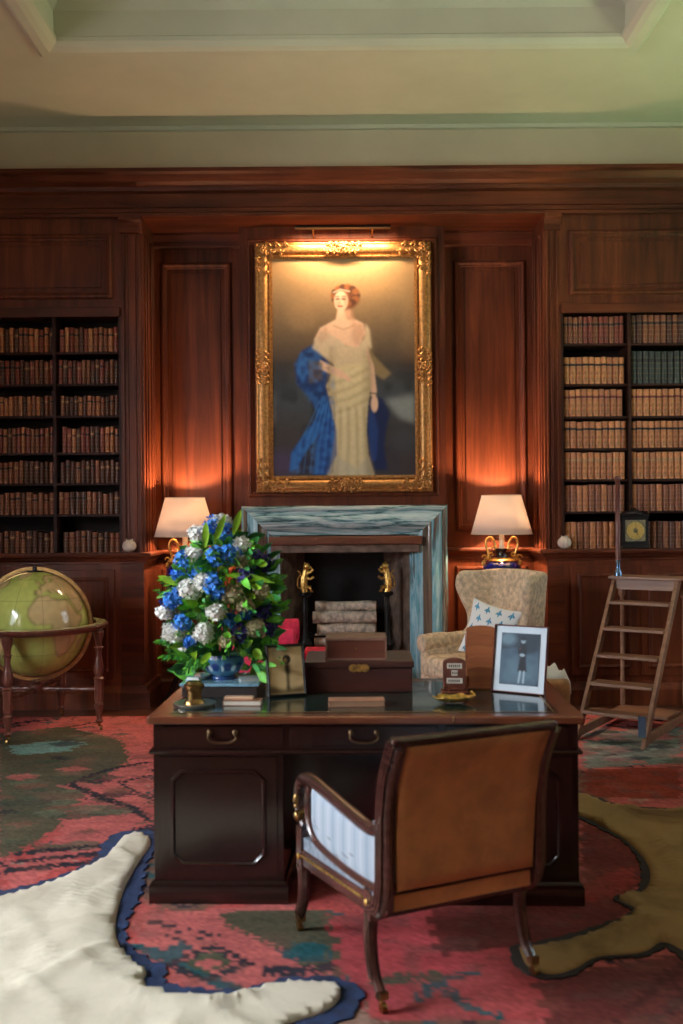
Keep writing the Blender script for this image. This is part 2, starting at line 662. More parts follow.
# side walls with window openings ------------------------------------
Z0W, Z1W = 0.95, 3.75
for side, xo, xi in (('left', XL - .35, XL), ('right', XR, XR + .35)):
    ws = sorted((y0, y1) for s_, y0, y1 in WIN if s_ == side)
    b = MB()
    y = YN
    for y0, y1 in ws:
        b.box(xo, xi, y, y0, 0, ZP)
        b.box(xo, xi, y0, y1, 0, Z0W)
        b.box(xo, xi, y0, y1, Z1W, ZP)
        y = y1
    b.box(xo, xi, y, 9.6, 0, ZP)
    structure(b.done('wall_' + side, M['panel']))
    structure(MB().box(xo, xi, YN, 9.6, ZP, ZC + .7).done('wall_' + side + '_upper', M['plaster2']))
n = 0
for side, y0, y1 in WIN:
    n += 1
    x = XL - .2 if side == 'left' else XR + .2
    b = MB()
    for yy in (y0, y1 - .07):
        b.box(x - .04, x + .04, yy, yy + .07, Z0W, Z1W)
    for zz in (Z0W, Z1W - .07, (Z0W + Z1W) / 2):
        b.box(x - .04, x + .04, y0, y1, zz, zz + .07)
    for k in (1, 2):
        yy = y0 + (y1 - y0) * k / 3
        b.box(x - .02, x + .02, yy - .015, yy + .015, Z0W, Z1W)
    wf = structure(b.done('window_%d' % n, M['winframe']))
    MB().box(x - .004, x + .004, y0 + .06, y1 - .06, Z0W + .06, Z1W - .06).done('pane', M['glass'], wf)
structure(MB().box(XL - .3, XR + .3, YN - .3, YN, 0, ZC + .7).done('wall_front', M['panel']))
# windows sit on the outer side: the daylight and fill lamps stand just outside the glass
for o in list(COL.objects):
    if o.type == 'LIGHT':
        o.location.x = (XL - .42) if o.location.x < 0 else (XR + .42)

# ceiling: flat border, moulded recess ---------------------------------
RX0, RX1, RY0, RY1 = -1.94, 1.96, -1.5, 6.79
b = MB()
b.box(XL - .3, XR + .3, RY1, 9.6, ZC, ZC + .12)
b.box(XL - .3, XR + .3, YN - .3, RY0, ZC, ZC + .12)
b.box(XL - .3, RX0, RY0, RY1, ZC, ZC + .12)
b.box(RX1, XR + .3, RY0, RY1, ZC, ZC + .12)
b.box(RX0 - .4, RX1 + .4, RY0 - .4, RY1 + .4, ZC + .55, ZC + .65)
structure(b.done('ceiling', M['plaster']))
prof = [(0.13, -.005), (0.13, -.03), (.10, -.045), (.04, -.045), (.0, -.03), (-.03, .0), (-.03, .03), (-.005, .045), (.0, .22), (-.05, .28), (-.07, .36), (-.15, .42), (-.16, .5), (-.24, .56), (.13, .56)]
path = [(RX0, RY0, ZC), (RX1, RY0, ZC), (RX1, RY1, ZC), (RX0, RY1, ZC)]
structure(MB().sweep(path, prof, (0, 0, 1), closed=True).done('trim_1', M['plaster']))
# back frieze above the panelling and a shallow step
b = MB().box(XL, XR, YB + .04, 9.6, ZP, ZC)
structure(b.done('wall_back_upper', M['plaster2']))
structure(MB().box(XL, XR, YB - .005, YB + .04, ZC - .03, ZC).done('trim_2', M['plaster']))

# panelled back wall ------------------------------------------------------
PLI, PLO = -1.63, -1.82      # left pilaster inner / outer
PRI, PRO = 1.69, 1.83
BX0, BX1 = -.86, .90         # chimney breast
FX0, FX1, FZ = -.605, .62, 1.40   # hearth opening
LEDGE = 1.28
b = MB()
b.box(PLI, BX0, YR, 9.6, 0, 4.05)
b.box(BX1, PRI, YR, 9.6, 0, 4.05)
b.box(BX0, FX0, YC, 9.6, 0, 4.05)
b.box(FX1, BX1, YC, 9.6, 0, 4.05)
b.box(FX0, FX1, YC, 9.6, FZ, 4.05)
# pilasters and wall beyond the bookcases
b.box(PLO, PLI, YB, 9.6, 0, 4.05)
b.box(PRI, PRO, YB, 9.6, 0, 4.05)
b.box(XL, -3.05, YB, 9.6, 0, 4.05)
b.box(3.05, XR, YB, 9.6, 0, 4.05)
b.box(-3.05, PLO, YB, 9.6, 3.25, 4.05)
b.box(PRO, 3.05, YB, 9.6, 3.25, 4.05)
b.box(-3.05, PLO, YB + .34, 9.6, 0, 3.25)
b.box(PRO, 3.05, YB + .34, 9.6, 0, 3.25)
structure(b.done('wall_back', M['panel']))
# entablature
b = MB().box(XL, XR, YB - .0, 9.6, 4.05, ZP)
structure(b.done('wall_back_cornice', M['panel_h']))
b = MB()
b.sweep([(XL, YB, ZP), (XR, YB, ZP)], [(0, 0), (.17, 0), (.17, -.03), (.14, -.045), (.10, -.09), (.06, -.12), (.05, -.15), (0, -.16)], (0, 0, 1))
b.sweep([(XL, YB, 4.05), (XR, YB, 4.05)], [(0, .0), (.05, .0), (.05, .025), (.03, .04), (.03, .07), (.015, .08), (0, .09)], (0, 0, 1))
structure(b.done('trim_3', M['panel_h']))
# mouldings that run round the recesses under the soffit
b = MB()
mp = [(0, 0), (.045, 0), (.045, -.02), (.035, -.04), (.02, -.07), (.015, -.11), (0, -.13)]
for a_, c_ in ((PLI, BX0), (BX1, PRI)):
    b.sweep([(a_, YR, 4.05), (c_, YR, 4.05)], mp, (0, 0, 1))
for a_, c_ in ((PLO, PLI), (PRI, PRO)):
    b.sweep([(a_ - .0, YB, 4.05), (c_, YB, 4.05)], [(0, 0), (.07, 0), (.07, -.03), (.04, -.05), (.02, -.08), (.02, -.12), (0, -.13)], (0, 0, 1))
structure(b.done('trim_4', M['panel_h']))
# dado ledge
DL = [(0, 0), (.07, 0), (.075, -.012), (.07, -.03), (.045, -.04), (.035, -.06), (.015, -.075), (.015, -.09), (0, -.095)]
b = MB()
b.sweep([(PLI, YR, LEDGE), (BX0, YR, LEDGE)], DL, (0, 0, 1))
b.sweep([(BX1, YR, LEDGE), (PRI, YR, LEDGE)], DL, (0, 0, 1))
b.sweep([(PLO, YB - .07, LEDGE), (PLI, YB - .07, LEDGE), (PLI, YR, LEDGE)], DL, (0, 0, 1))
b.sweep([(PRI, YR, LEDGE), (PRI, YB - .07, LEDGE), (PRO, YB - .07, LEDGE)], DL, (0, 0, 1))
b.box(PLO, PLI, YB - .07, YB, 0, LEDGE)
b.box(PRI, PRO, YB - .07, YB, 0, LEDGE)
structure(b.done('trim_5', M['panel_h']))
# baseboard
BB = [(0, 0), (.05, 0), (.05, .13), (.03, .15), (.02, .18), (0, .19)]
b = MB()
b.sweep([(PLO, YB - .07, 0), (PLI, YB - .07, 0), (PLI, YR, 0), (BX0, YR, 0), (BX0, YC, 0), (BX0 + .02, YC, 0)], BB, (0, 0, 1))
b.sweep([(BX1 - .02, YC, 0), (BX1, YC, 0), (BX1, YR, 0), (PRI, YR, 0), (PRI, YB - .07, 0), (PRO, YB - .07, 0)], BB, (0, 0, 1))
structure(b.done('baseboard_back', M['panel_h']))
# raised panels with their mouldings
PM = [(0, 0), (.0, .012), (-.012, .028), (-.03, .03), (-.04, .015), (-.055, .012), (-.06, 0)]


def panels(name, rects):
    b = MB()
    for x0, x1, z0, z1, y in rects:
        b.sweep(rect_path(x0, x1, z0, z1, y), PM, (0, -1, 0), closed=True)
        b.box(x0 + .095, x1 - .095, y - .012, y, z0 + .095, z1 - .095)
    return structure(b.done(name, M['panel'], bevel=0.003, bseg=1))


panels('trim_6', [(-1.575, -.95, 1.42, 3.80, YR), (-1.575, -.95, .26, 1.12, YR), (1.0, 1.63, 1.42, 3.80, YR), (1.0, 1.63, .26, 1.12, YR)])
panels('trim_7', [(-.80, .84, 1.73, 3.95, YC)])
panels('trim_8', [(-2.95, -1.88, 3.38, 3.92, YB), (1.90, 2.97, 3.38, 3.92, YB)])
b = MB()
for a_, c_ in ((PLO, PLI), (PRI, PRO)):
    w3 = (c_ - a_) / 2
    for x in (a_ + .02, c_ - .035):
        b.box(x, x + .015, YB - .018, YB, LEDGE, 3.92)
    for x in (a_ + .055, c_ - .07):
        b.box(x, x + .012, YB - .010, YB, LEDGE, 3.92)
# upright mouldings on the pilasters' inner cheeks and beside the recess panels
for x, sgn in ((PLI, 1), (PRI, -1)):
    for yy in (YB + .05, YB + .14, YB + .30, YB + .38):
        b.box(min(x, x + sgn * .016), max(x, x + sgn * .016), yy, yy + .03, LEDGE, 3.92)
structure(b.done('trim_9', M['panel'], bevel=0.003, bseg=1))
b = MB().box(-3.05, PLO, YB - .03, YB, 3.23, 3.31)
b.box(PRO, 3.05, YB - .03, YB, 3.23, 3.31)
structure(b.done('trim_10', M['panel_h'], bevel=.006))

# ------------------------------------------------------------------ carpet
CX0, CX1, CY0, CY1 = -3.3, 3.3, 2.7, 7.82
CW, CH = 440, 360
ras = Raster(CW, CH, (178, 92, 88), CX0, CX1, CY1, CY0)   # v runs from far to near
SAL, TEAL, OLV, NAV, PAL, RED = (188, 100, 96), (30, 82, 88), (78, 82, 64), (44, 44, 52), (170, 138, 124), (160, 60, 56)
n1 = smooth_noise(CH, CW, 34, 3)
n2 = smooth_noise(CH, CW, 12, 5)
ras.put(np.clip((n1 - .5) * 4, 0, 1), (176, 66, 62), .6)


def fp(*pts):
    return [(FL(x, y).x, FL(x, y).y) for x, y in pts]


def stepped(mask_pts, c, alpha=1.0, step=.03):
    """polygon with the stepped outline of a knotted carpet"""
    U, V = ras.U.copy(), ras.V.copy()
    su = np.round(ras.U / step) * step
    sv = np.round(ras.V / step) * step
    wob = (np.floor(ras.U / (step * 2)) + np.floor(ras.V / (step * 2))) % 2 * step * .9
    ras.U, ras.V = su + wob, sv
    m = ras.poly_mask(mask_pts, 0)
    ras.U, ras.V = U, V
    ras.put(m, c, alpha)


def sline(pts, w_, c, alpha=1.0, step=.03):
    U, V = ras.U.copy(), ras.V.copy()
    wob = (np.floor(ras.U / (step * 2)) + np.floor(ras.V / (step * 2))) % 2 * step * .5
    ras.U, ras.V = np.round(ras.U / step) * step + wob, np.round(ras.V / step) * step
    ras.line(pts, w_, c, alpha, .05)
    ras.U, ras.V = U, V


def diamond(x, y, a, bb, c, w_=.03):
    sline([(x - a, y), (x, y + bb), (x + a, y), (x, y - bb), (x - a, y)], w_, c)


def comb(x, y, L, ang, c, teeth=7, h=.09):
    dx, dy = math.cos(ang), math.sin(ang)
    sline([(x, y), (x + dx * L, y + dy * L)], .025, c, 1, .02)
    for k in range(teeth):
        t = (k + .5) / teeth * L
        sline([(x + dx * t - dy * h / 2, y + dy * t + dx * h / 2), (x + dx * t + dy * h / 2, y + dy * t - dx * h / 2)], .022, c, 1, .02)


# big repeating field: stepped medallions
for i in range(-3, 4):
    for j in range(0, 4):
        x = i * 1.25 + (j % 2) * .62
        y = 3.1 + j * 1.35
        stepped([(x - .5, y), (x, y + .55), (x + .5, y), (x, y - .55)], OLV if (i + j) % 3 == 0 else SAL, .75)
        diamond(x, y, .40, .45, NAV)
        diamond(x, y, .28, .3, TEAL, .035)
        stepped([(x - .13, y), (x, y + .15), (x + .13, y), (x, y - .15)], PAL, .8, .02)
        comb(x + .5, y + .35, .5, R(30), NAV)
        comb(x + .62, y - .1, .42, R(-50), TEAL)
rr = random.Random(4)
for k in range(46):
    x, y = rr.uniform(CX0, CX1), rr.uniform(CY0, CY1)
    kind_ = rr.randrange(3)
    c = rr.choice([NAV, TEAL, OLV, NAV, PAL])
    if kind_ == 0:
        comb(x, y, rr.uniform(.25, .55), rr.choice([R(0), R(35), R(-35), R(90)]), c, rr.randint(5, 9), .07)
    elif kind_ == 1:
        a_ = rr.uniform(.08, .2)
        diamond(x, y, a_, a_ * .9, c, .022)
        diamond(x, y, a_ * .55, a_ * .5, rr.choice([PAL, OLV, NAV]), .022)
    else:
        sline([(x, y), (x + .15, y + .12), (x + .3, y), (x + .45, y + .12)], .026, c)
for k in range(130):
    x, y = rr.uniform(CX0, CX1), rr.uniform(CY0, CY1)
    s_ = rr.uniform(.03, .07)
    c = rr.choice([NAV, TEAL, OLV, PAL, NAV])
    sline([(x - s_, y), (x + s_, y)], .022, c, .8, .02)
    sline([(x, y - s_), (x, y + s_)], .022, c, .8, .02)
# the salmon areas that show
stepped(fp((20, 870), (0, 905), (140, 830), (152, 800), (152, 722), (110, 715), (95, 730), (128, 760), (90, 800), (60, 840)), SAL, .93)
stepped(fp((150, 918), (300, 905), (350, 1020), (280, 1010), (150, 990), (135, 950)), SAL, .93)
stepped(fp((330, 925), (420, 905), (500, 930), (640, 1024), (380, 1024), (340, 970)), (178, 72, 76), .85)
# olive grounds, with shade and light on the floor put into some colours
stepped(fp((0, 735), (70, 728), (125, 742), (132, 762), (95, 785), (60, 830), (30, 850), (0, 862)), OLV, .95)  # olive ground that also carries the shadow at the left in its colour
stepped(fp((10, 748), (60, 742), (92, 744), (70, 753), (20, 757)), (110, 150, 146), .8)
stepped(fp((215, 916), (330, 912), (335, 935), (345, 960), (320, 975), (290, 955), (240, 932)), OLV, .95)
stepped(fp((430, 925), (520, 905), (560, 940), (470, 955)), OLV, .7)
stepped(fp((585, 735), (683, 728), (683, 765), (585, 770)), (108, 122, 112), .9)  # grey-green patch, light falling by the steps put into the colour
stepped(fp((585, 772), (683, 768), (683, 800), (585, 800)), (126, 50, 34), .95)  # red-brown band, the shade in front of the steps painted in
stepped(fp((583, 822), (640, 850), (660, 880), (620, 905), (640, 915), (560, 945), (440, 960), (430, 900), (583, 905)), (104, 46, 42), .9)  # maroon ground darkened for the light falling off beside the desk
stepped(fp((540, 985), (600, 970), (690, 955), (720, 1040), (560, 1040)), (92, 50, 46), .85)  # same painted dimness in the near right corner
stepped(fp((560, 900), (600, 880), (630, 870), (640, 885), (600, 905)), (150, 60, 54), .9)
rg = random.Random(12)
for k in range(60):
    q = FL(rg.uniform(0, 130), rg.uniform(735, 850))
    a_ = rg.uniform(.03, .09)
    stepped([(q.x - a_ * 1.6, q.y), (q.x, q.y + a_), (q.x + a_ * 1.6, q.y), (q.x, q.y - a_)], rg.choice([SAL, (120, 84, 70), (60, 76, 64), NAV, (96, 104, 84), OLV]), .75, .02)
for k in range(45):
    q = FL(rg.uniform(585, 683), rg.uniform(732, 765))
    a_ = rg.uniform(.03, .08)
    stepped([(q.x - a_ * 1.6, q.y), (q.x, q.y + a_), (q.x + a_ * 1.6, q.y), (q.x, q.y - a_)], rg.choice([SAL, (150, 150, 140), (60, 76, 64), NAV, (150, 110, 110)]), .7, .02)
# drawn motifs
Zg = fp((148, 764), (108, 772), (72, 786), (104, 800), (135, 810), (150, 822))
sline(Zg, .045, NAV)
sline(fp((150, 778), (122, 784), (138, 795), (150, 800)), .03, NAV)
for yy in (852, 860, 868):
    a_, c_ = FL(16, yy + 4), FL(104, yy - 4)
    comb(a_.x, a_.y, (c_ - a_).length, math.atan2(c_.y - a_.y, c_.x - a_.x), NAV, 12, .05)
sline(fp((138, 950), (175, 963), (215, 985), (262, 1003)), .055, TEAL)
sline(fp((172, 962), (186, 946)), .06, TEAL)
q = FL(212, 966)
diamond(q.x, q.y, .14, .13, NAV, .03)
diamond(q.x, q.y, .08, .07, OLV, .03)
sline(fp((158, 925), (178, 930)), .03, NAV)
q = FL(192, 938)
diamond(q.x, q.y, .09, .06, NAV, .02)
stepped(fp((285, 955), (310, 945), (335, 950), (332, 965), (300, 966)), TEAL, .95)
q0, q1 = FL(262, 975), FL(335, 972)
comb(q0.x, q0.y, (q1 - q0).length, math.atan2(q1.y - q0.y, q1.x - q0.x), NAV, 9, .06)
sline(fp((420, 1005), (440, 985), (480, 975)), .035, TEAL)
sline(fp((440, 985), (470, 1010), (500, 1020)), .035, TEAL)
q = FL(400, 985)
comb(q.x - .1, q.y, .25, R(10), OLV, 6, .06)
n3 = smooth_noise(CH, CW, 5, 15)
n4 = np.repeat(smooth_noise(CH, 4, 3, 25)[:, :1], CW, 1)
ras.put(np.clip((n3 - .62) * 4, 0, 1), (96, 72, 66), .45)
ras.put(np.clip((n2 - .62) * 3, 0, 1), (128, 78, 70), .4)
ras.A *= (1 + .35 * (n2[..., None] - .5)) * (1 + .22 * (n4[..., None] - .5))
ras.grain(.14, 0, 2)
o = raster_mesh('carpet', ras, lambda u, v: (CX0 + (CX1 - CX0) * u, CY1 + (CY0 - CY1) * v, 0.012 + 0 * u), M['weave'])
so = o.modifiers.new('thick', 'SOLIDIFY')
so.thickness = .011
so.offset = -1
tag(o, 'large worn rose-red carpet with teal and olive stepped motifs across the floor', 'carpet')


# ------------------------------------------------------------------ hides on the carpet
def hide(name, outline_px, mat, felt, label, creases, grow, zz, wrinkle=.012, seed=1):
    t = thing(name, label, 'hide rug', (FL(*outline_px[0]).x, FL(*outline_px[0]).y, 0.012))
    o0 = t.location.copy()
    pts = [FL(x, y) - Vector((o0.x, o0.y, 0)) for x, y in outline_px]
    sm = crom(pts + [pts[0]], 6)[:-1]
    rnd = random.Random(seed)
    # felt border: outline pushed outward with scallops
    n_ = len(sm)
    area_ = sum(sm[i].x * sm[(i + 1) % n_].y - sm[(i + 1) % n_].x * sm[i].y for i in range(n_))
    sg = 1 if area_ > 0 else -1
    # resample evenly so the scallops are even
    cum = [0]
    for i in range(n_):
        cum.append(cum[-1] + (sm[(i + 1) % n_] - sm[i]).length)
    N = max(60, int(cum[-1] / .018))
    rs = []
    k = 0
    for i in range(N):
        s_ = cum[-1] * i / N
        while cum[k + 1] < s_:
            k += 1
        f = (s_ - cum[k]) / max(cum[k + 1] - cum[k], 1e-6)
        rs.append(sm[k].lerp(sm[(k + 1) % n_], f))
    fe = []
    for i in range(N):
        tdir = (rs[(i + 3) % N] - rs[i - 3]).normalized()
        out = Vector((tdir.y, -tdir.x, 0)) * sg
        fe.append(rs[i] + out * (grow * (0.8 + .12 * math.sin(i * 1.05) + .10 * math.sin(i * 2.3 + 1) + .28 * math.sin(i * .13))))
    MB().poly([(p.x, p.y) for p in fe], .001, .007).done('felt_border', felt, t)
    # skin: triangulated fine grid with wrinkles
    xs = [p.x for p in rs]
    ys = [p.y for p in rs]
    bm_ = bmesh.new()
    vs = [bm_.verts.new((p.x, p.y, 0)) for p in rs]
    f = bm_.faces.new(vs)
    bmesh.ops.triangulate(bm_, faces=[f])
    step = .04
    for ax, (lo, hi) in enumerate(((min(xs), max(xs)), (min(ys), max(ys)))):
        c = lo + step
        while c < hi:
            co = Vector((c, 0, 0)) if ax == 0 else Vector((0, c, 0))
            no = Vector((1, 0, 0)) if ax == 0 else Vector((0, 1, 0))
            bmesh.ops.bisect_plane(bm_, geom=bm_.verts[:] + bm_.edges[:] + bm_.faces[:], plane_co=co, plane_no=no)
            c += step
    bnd = [v.index for v in bm_.verts]
    for v in bm_.verts:
        edge = v.is_boundary
        h = mnoise.noise(Vector((v.co.x * 3.1 + seed, v.co.y * 3.1, 0))) + .6 * mnoise.noise(Vector((v.co.x * 8 + seed, v.co.y * 8, 3)))
        ridge = max(0, 1 - abs(mnoise.noise(Vector((v.co.x * 1.7, v.co.y * 1.7 + seed, 7)))) * 9)
        w3 = Vector((v.co.x + o0.x, v.co.y + o0.y, 0))
        for a_, c_, hh_ in creases:
            ab = c_ - a_
            tt = max(0, min(1, (w3 - a_).dot(ab) / ab.length_squared))
            wob_ = .02 * mnoise.noise(Vector((w3.x * 6, w3.y * 6, 5)))
            dd = (w3 - a_ - ab * tt).length + wob_
            ridge += hh_ * max(0, 1 - abs(dd) / .035) * min(1, 4 * tt + .1, 4 * (1 - tt) + .1)
        v.co.z = zz + (.004 if edge else .008 + wrinkle * (h * .3 + .6) + ridge * .017)
    ext = bmesh.ops.extrude_edge_only(bm_, edges=[e for e in bm_.edges if e.is_boundary])
    for v in ext['geom']:
        if isinstance(v, bmesh.types.BMVert):
            v.co.z = zz - .004
    bmesh.ops.recalc_face_normals(bm_, faces=bm_.faces)
    me = bpy.data.meshes.new('skin')
    bm_.to_mesh(me)
    bm_.free()
    me.materials.append(mat)
    me.shade_smooth()
    o = bpy.data.objects.new('skin', me)
    COL.objects.link(o)
    o.parent = t
    return t


hide('hide_rug', [(-60, 912), (0, 902), (45, 890), (85, 873), (108, 860), (122, 843), (136, 838), (148, 842), (150, 850), (138, 868), (124, 895), (116, 925),
                  (118, 950), (132, 968), (146, 978), (142, 990), (160, 999), (205, 1002), (250, 999), (270, 992), (300, 988), (335, 992), (340, 1004),
                  (325, 1018), (290, 1030), (270, 1045), (200, 1060), (60, 1075), (-90, 1075)],
     M['hide'], M['felt'], 'cream animal hide rug with navy felt edging spread on the carpet, left foreground',
     [(FL(*a_), FL(*c_), q_) for a_, c_, q_ in (((0, 944), (116, 926), 1.3), ((20, 1005), (112, 952), 1.0), ((60, 960), (150, 1010), .8), ((10, 905), (60, 985), .7), ((80, 880), (60, 940), .8),
                                                ((0, 975), (70, 1024), .9), ((200, 1018), (262, 1000), 1.6), ((100, 1010), (200, 1012), .9), ((110, 870), (130, 846), .9))], .07, .008)
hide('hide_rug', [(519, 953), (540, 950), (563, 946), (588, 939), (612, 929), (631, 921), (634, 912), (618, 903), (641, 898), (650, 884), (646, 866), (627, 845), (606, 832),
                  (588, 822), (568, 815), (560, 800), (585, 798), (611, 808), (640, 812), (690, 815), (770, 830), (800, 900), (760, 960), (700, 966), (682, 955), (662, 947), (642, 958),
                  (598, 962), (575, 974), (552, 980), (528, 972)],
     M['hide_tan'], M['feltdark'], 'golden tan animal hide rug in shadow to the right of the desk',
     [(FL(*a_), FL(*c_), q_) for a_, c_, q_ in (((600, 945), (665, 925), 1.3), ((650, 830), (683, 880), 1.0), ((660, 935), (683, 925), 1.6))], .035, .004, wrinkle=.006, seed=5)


# ================================================================== BOOKCASES AND BOOKS
def bookcase(side, x0, x1, div, shelves, label):
    t = thing('bookcase', label, 'bookcase', ((x0 + x1) / 2, YB + .17, 0))
    ox, oy = (x0 + x1) / 2, YB + .17

    def bx(b, a, c, d, e, f, g, mi=0):
        return b.box(a - ox, c - ox, d - oy, e - oy, f, g, mi)
    bx(MB(), x0, x1, YB + .31, YB + .34, LEDGE, 3.25).done('back_panel', M['shelf_in'], t)
    bx(MB(), x0, x0 + .02, YB, YB + .31, LEDGE, 3.25).done('side_panel', M['shelfwood'], t)
    bx(MB(), x1 - .02, x1, YB, YB + .31, LEDGE, 3.25).done('side_panel', M['shelfwood'], t)
    for d in div:
        bx(MB(), d - .013, d + .013, YB + .005, YB + .31, LEDGE, 3.25).done('divider', M['shelfwood'], t)
    edges = [x0 + .02] + [v for d in div for v in (d - .013, d + .013)] + [x1 - .02]
    for i in range(0, len(edges), 2):
        for z in shelves[:-1]:
            bx(MB(), edges[i], edges[i + 1], YB + .02, YB + .31, z - .022, z).done('shelf', M['shelfwood'], t, bevel=.003, bseg=1)
    # ledge board
    b = MB()
    b.sweep([(x0 - ox, YB - .07 - oy, LEDGE), (x1 - ox, YB - .07 - oy, LEDGE)], DL, (0, 0, 1))
    bx(b, x0, x1, YB - .07, YB + .31, LEDGE - .03, LEDGE - .0005)
    b.done('ledge', M['panel_h'], t)
    # lower cupboard with framed doors
    b = MB()
    bx(b, x0, x1, YB - .07, YB + .31, 0.0, LEDGE - .03)
    b.sweep([(x0 - ox, YB - .07 - oy, 0), (x1 - ox, YB - .07 - oy, 0)], BB, (0, 0, 1))
    b.done('cupboard', M['panel'], t)
    ds = [x0 + .03, (x0 + x1) / 2, x1 - .03]
    for a_, c_ in zip(ds[:-1], ds[1:]):
        b = MB()
        bx(b, a_ + .02, c_ - .02, YB - .085, YB - .068, .24, 1.14)
        b.sweep([(a_ + .07 - ox, YB - .085 - oy, .30), (c_ - .07 - ox, YB - .085 - oy, .30), (c_ - .07 - ox, YB - .085 - oy, 1.08), (a_ + .07 - ox, YB - .085 - oy, 1.08)],
                [(0, 0), (.0, .008), (-.015, .018), (-.03, .01), (-.035, 0)], (0, -1, 0), closed=True)
        b.done('door', M['panel'], t, bevel=.002, bseg=1)
    return t


SL = [2.95, 2.685, 2.42, 2.113, 1.86, 1.60, LEDGE]
SR = [2.987, 2.65, 2.38, 2.115, 1.857, 1.59, LEDGE]
bookcase('left', -3.05, PLO, [-2.375], SL, 'dark oak bookcase built into the panelling behind the globe')
bookcase('right', PRO, 3.05, [2.40], SR, 'oak bookcase built into the panelling behind the library steps')

LEATHERS = {
    'tan': (206, 136, 82), 'light brown': (184, 116, 70), 'brown': (140, 82, 50), 'red-brown': (140, 66, 46),
    'dark brown': (92, 52, 32), 'dark green': (60, 64, 52)}
BM = {}
for k, c in LEATHERS.items():
    BM[k] = plain('leather_' + k.replace(' ', '_'), c, 0.36, 0, 0.25, 30, 0.2, 60)
GILT = plain('gilt_lettering', (190, 150, 90), 0.4, 0.4)
LABELM = {'r': plain('red_title_label', (112, 34, 28), .5), 'k': plain('dark_title_label', (38, 28, 26), .5), 'l': plain('pale_title_label', (186, 144, 98), .5)}


def book_mesh(w_, h, tone, lab):
    b = MB()
    dp = .17
    zs = [0, .02 * h]
    segs = []
    bands = [.16, .32, .48, .64, .80]
    secs = [(0, 1, 0), (.015, 1, 0)]
    last = .015
    for i, bb in enumerate(bands):
        if i == 4 and lab:
            secs += [(.675, 1, 0), (.755, 1, 2)]
        secs += [(bb - .012, 1, 0), (bb - .008, 1.06, 1), (bb + .008, 1.06, 0), (bb + .012, 1, 1)]
    secs += [(.975, 1, 0), (1, .97, 0)]
    rr, mi = [], []
    for z, e, m_ in secs:
        ring = []
        for k in range(7):
            a = math.pi * k / 6
            ring.append(Vector((-w_ / 2 * math.cos(a), -.017 * math.sin(a) * e - (.0025 if e > 1 else 0) * math.sin(a), z * h)))
        ring += [Vector((w_ / 2, dp, z * h)), Vector((-w_ / 2, dp, z * h))]
        rr.append(ring)
        mi.append(m_)
    b.rings(rr, True, True, 0, mi[1:] + [0])
    return b.mesh('book', [BM[tone], GILT, LABELM[lab or 'l']], smooth=True)


ORD = ['first', 'second', 'third', 'fourth', 'fifth', 'sixth', 'seventh', 'eighth', 'ninth', 'tenth', 'eleventh', 'twelfth', 'thirteenth', 'fourteenth', 'fifteenth',
       'sixteenth', 'seventeenth', 'eighteenth', 'nineteenth', 'twentieth']
BCACHE = {}


def fill(xa, xb, z, h, tones, labs, wid, case, column, row, from_right, rnd, jit=.012, limit=None):
    """a row of books between xa and xb"""
    k = 0
    x = xb if from_right else xa
    same = rnd.choice(labs)
    while True:
        w_ = wid * rnd.choice([.92, 1.0, 1.0, 1.08]) if jit else wid
        if (from_right and x - w_ < xa) or (not from_right and x + w_ > xb) or k >= 20:
            break
        tone = rnd.choice(tones)
        lab = same if len(labs) == 1 else rnd.choice(labs)
        hh = h - (rnd.choice([0, 0, .5, 1.0, 1.6]) * jit)
        key = (round(w_, 4), round(hh, 3), tone, lab)
        if key not in BCACHE:
            BCACHE[key] = book_mesh(w_ * .94, hh, tone, lab)
        o = bpy.data.objects.new('book', BCACHE[key])
        COL.objects.link(o)
        cx = x - w_ / 2 if from_right else x + w_ / 2
        o.location = (cx, YB + .045 + rnd.uniform(0, .006), z)
        tag(o, '%s leather book, %s from the %s, %s shelf down, %s column, %s bookcase' % (
            tone, ORD[k], 'right' if from_right else 'left', ORD[row], column, case), 'book',
            'leather bound books in the %s bookcase' % case)
        k += 1
        x = x - w_ if from_right else x + w_


rnd = random.Random(11)
HL = [.205, .20, .165, .215, .19, .185, .18]
for r_, (z, h) in enumerate(zip(SL, HL)):
    wid = [.042, .040, .038, .040, .042, .046, .048][r_]
    tn = [['brown', 'light brown', 'dark brown', 'red-brown'], ['brown', 'dark brown', 'red-brown'], ['dark brown', 'brown', 'light brown'],
          ['brown', 'red-brown', 'dark brown', 'light brown'], ['brown', 'dark brown'], ['dark brown', 'brown'], ['dark brown', 'brown']][r_]
    fill(-2.36, -1.845, z, h, tn, ['k', 'l', None, 'r'], wid, 'left', 'inner', r_, True, rnd)
    fill(-2.90, -2.39, z, h, tn, ['k', 'l', None], wid, 'left', 'outer', r_, True, rnd)
HR = [.225, .225, .228, .225, .225, .222, .222]
for r_, (z, h) in enumerate(zip(SR, HR)):
    tn = [['red-brown', 'brown'], ['tan', 'light brown'], ['light brown', 'tan'], ['light brown', 'tan'], ['light brown', 'tan'], ['light brown', 'brown'], ['light brown', 'brown']][r_]
    lb = [['k'], ['k'], ['r'], ['k'], ['l'], [None], [None]][r_]
    wid = [.042, .051, .051, .051, .051, .051, .051][r_]
    fill(1.855, 2.385, z, h, tn, lb, wid, 'right', 'inner', r_, False, rnd, .004)
    if r_ == 1:
        fill(2.415, 3.0, z, .27, ['dark green'], ['k'], .052, 'right', 'outer', r_, False, rnd, .003)
    elif r_ == 0:
        fill(2.415, 3.0, z, h + .01, ['dark brown', 'brown'], ['k'], .050, 'right', 'outer', r_, False, rnd, .004)
    else:
        fill(2.415, 3.0, z, h, (['brown', 'dark brown'] if r_ == 6 else tn), lb, .051, 'right', 'outer', r_, False, rnd, .004)

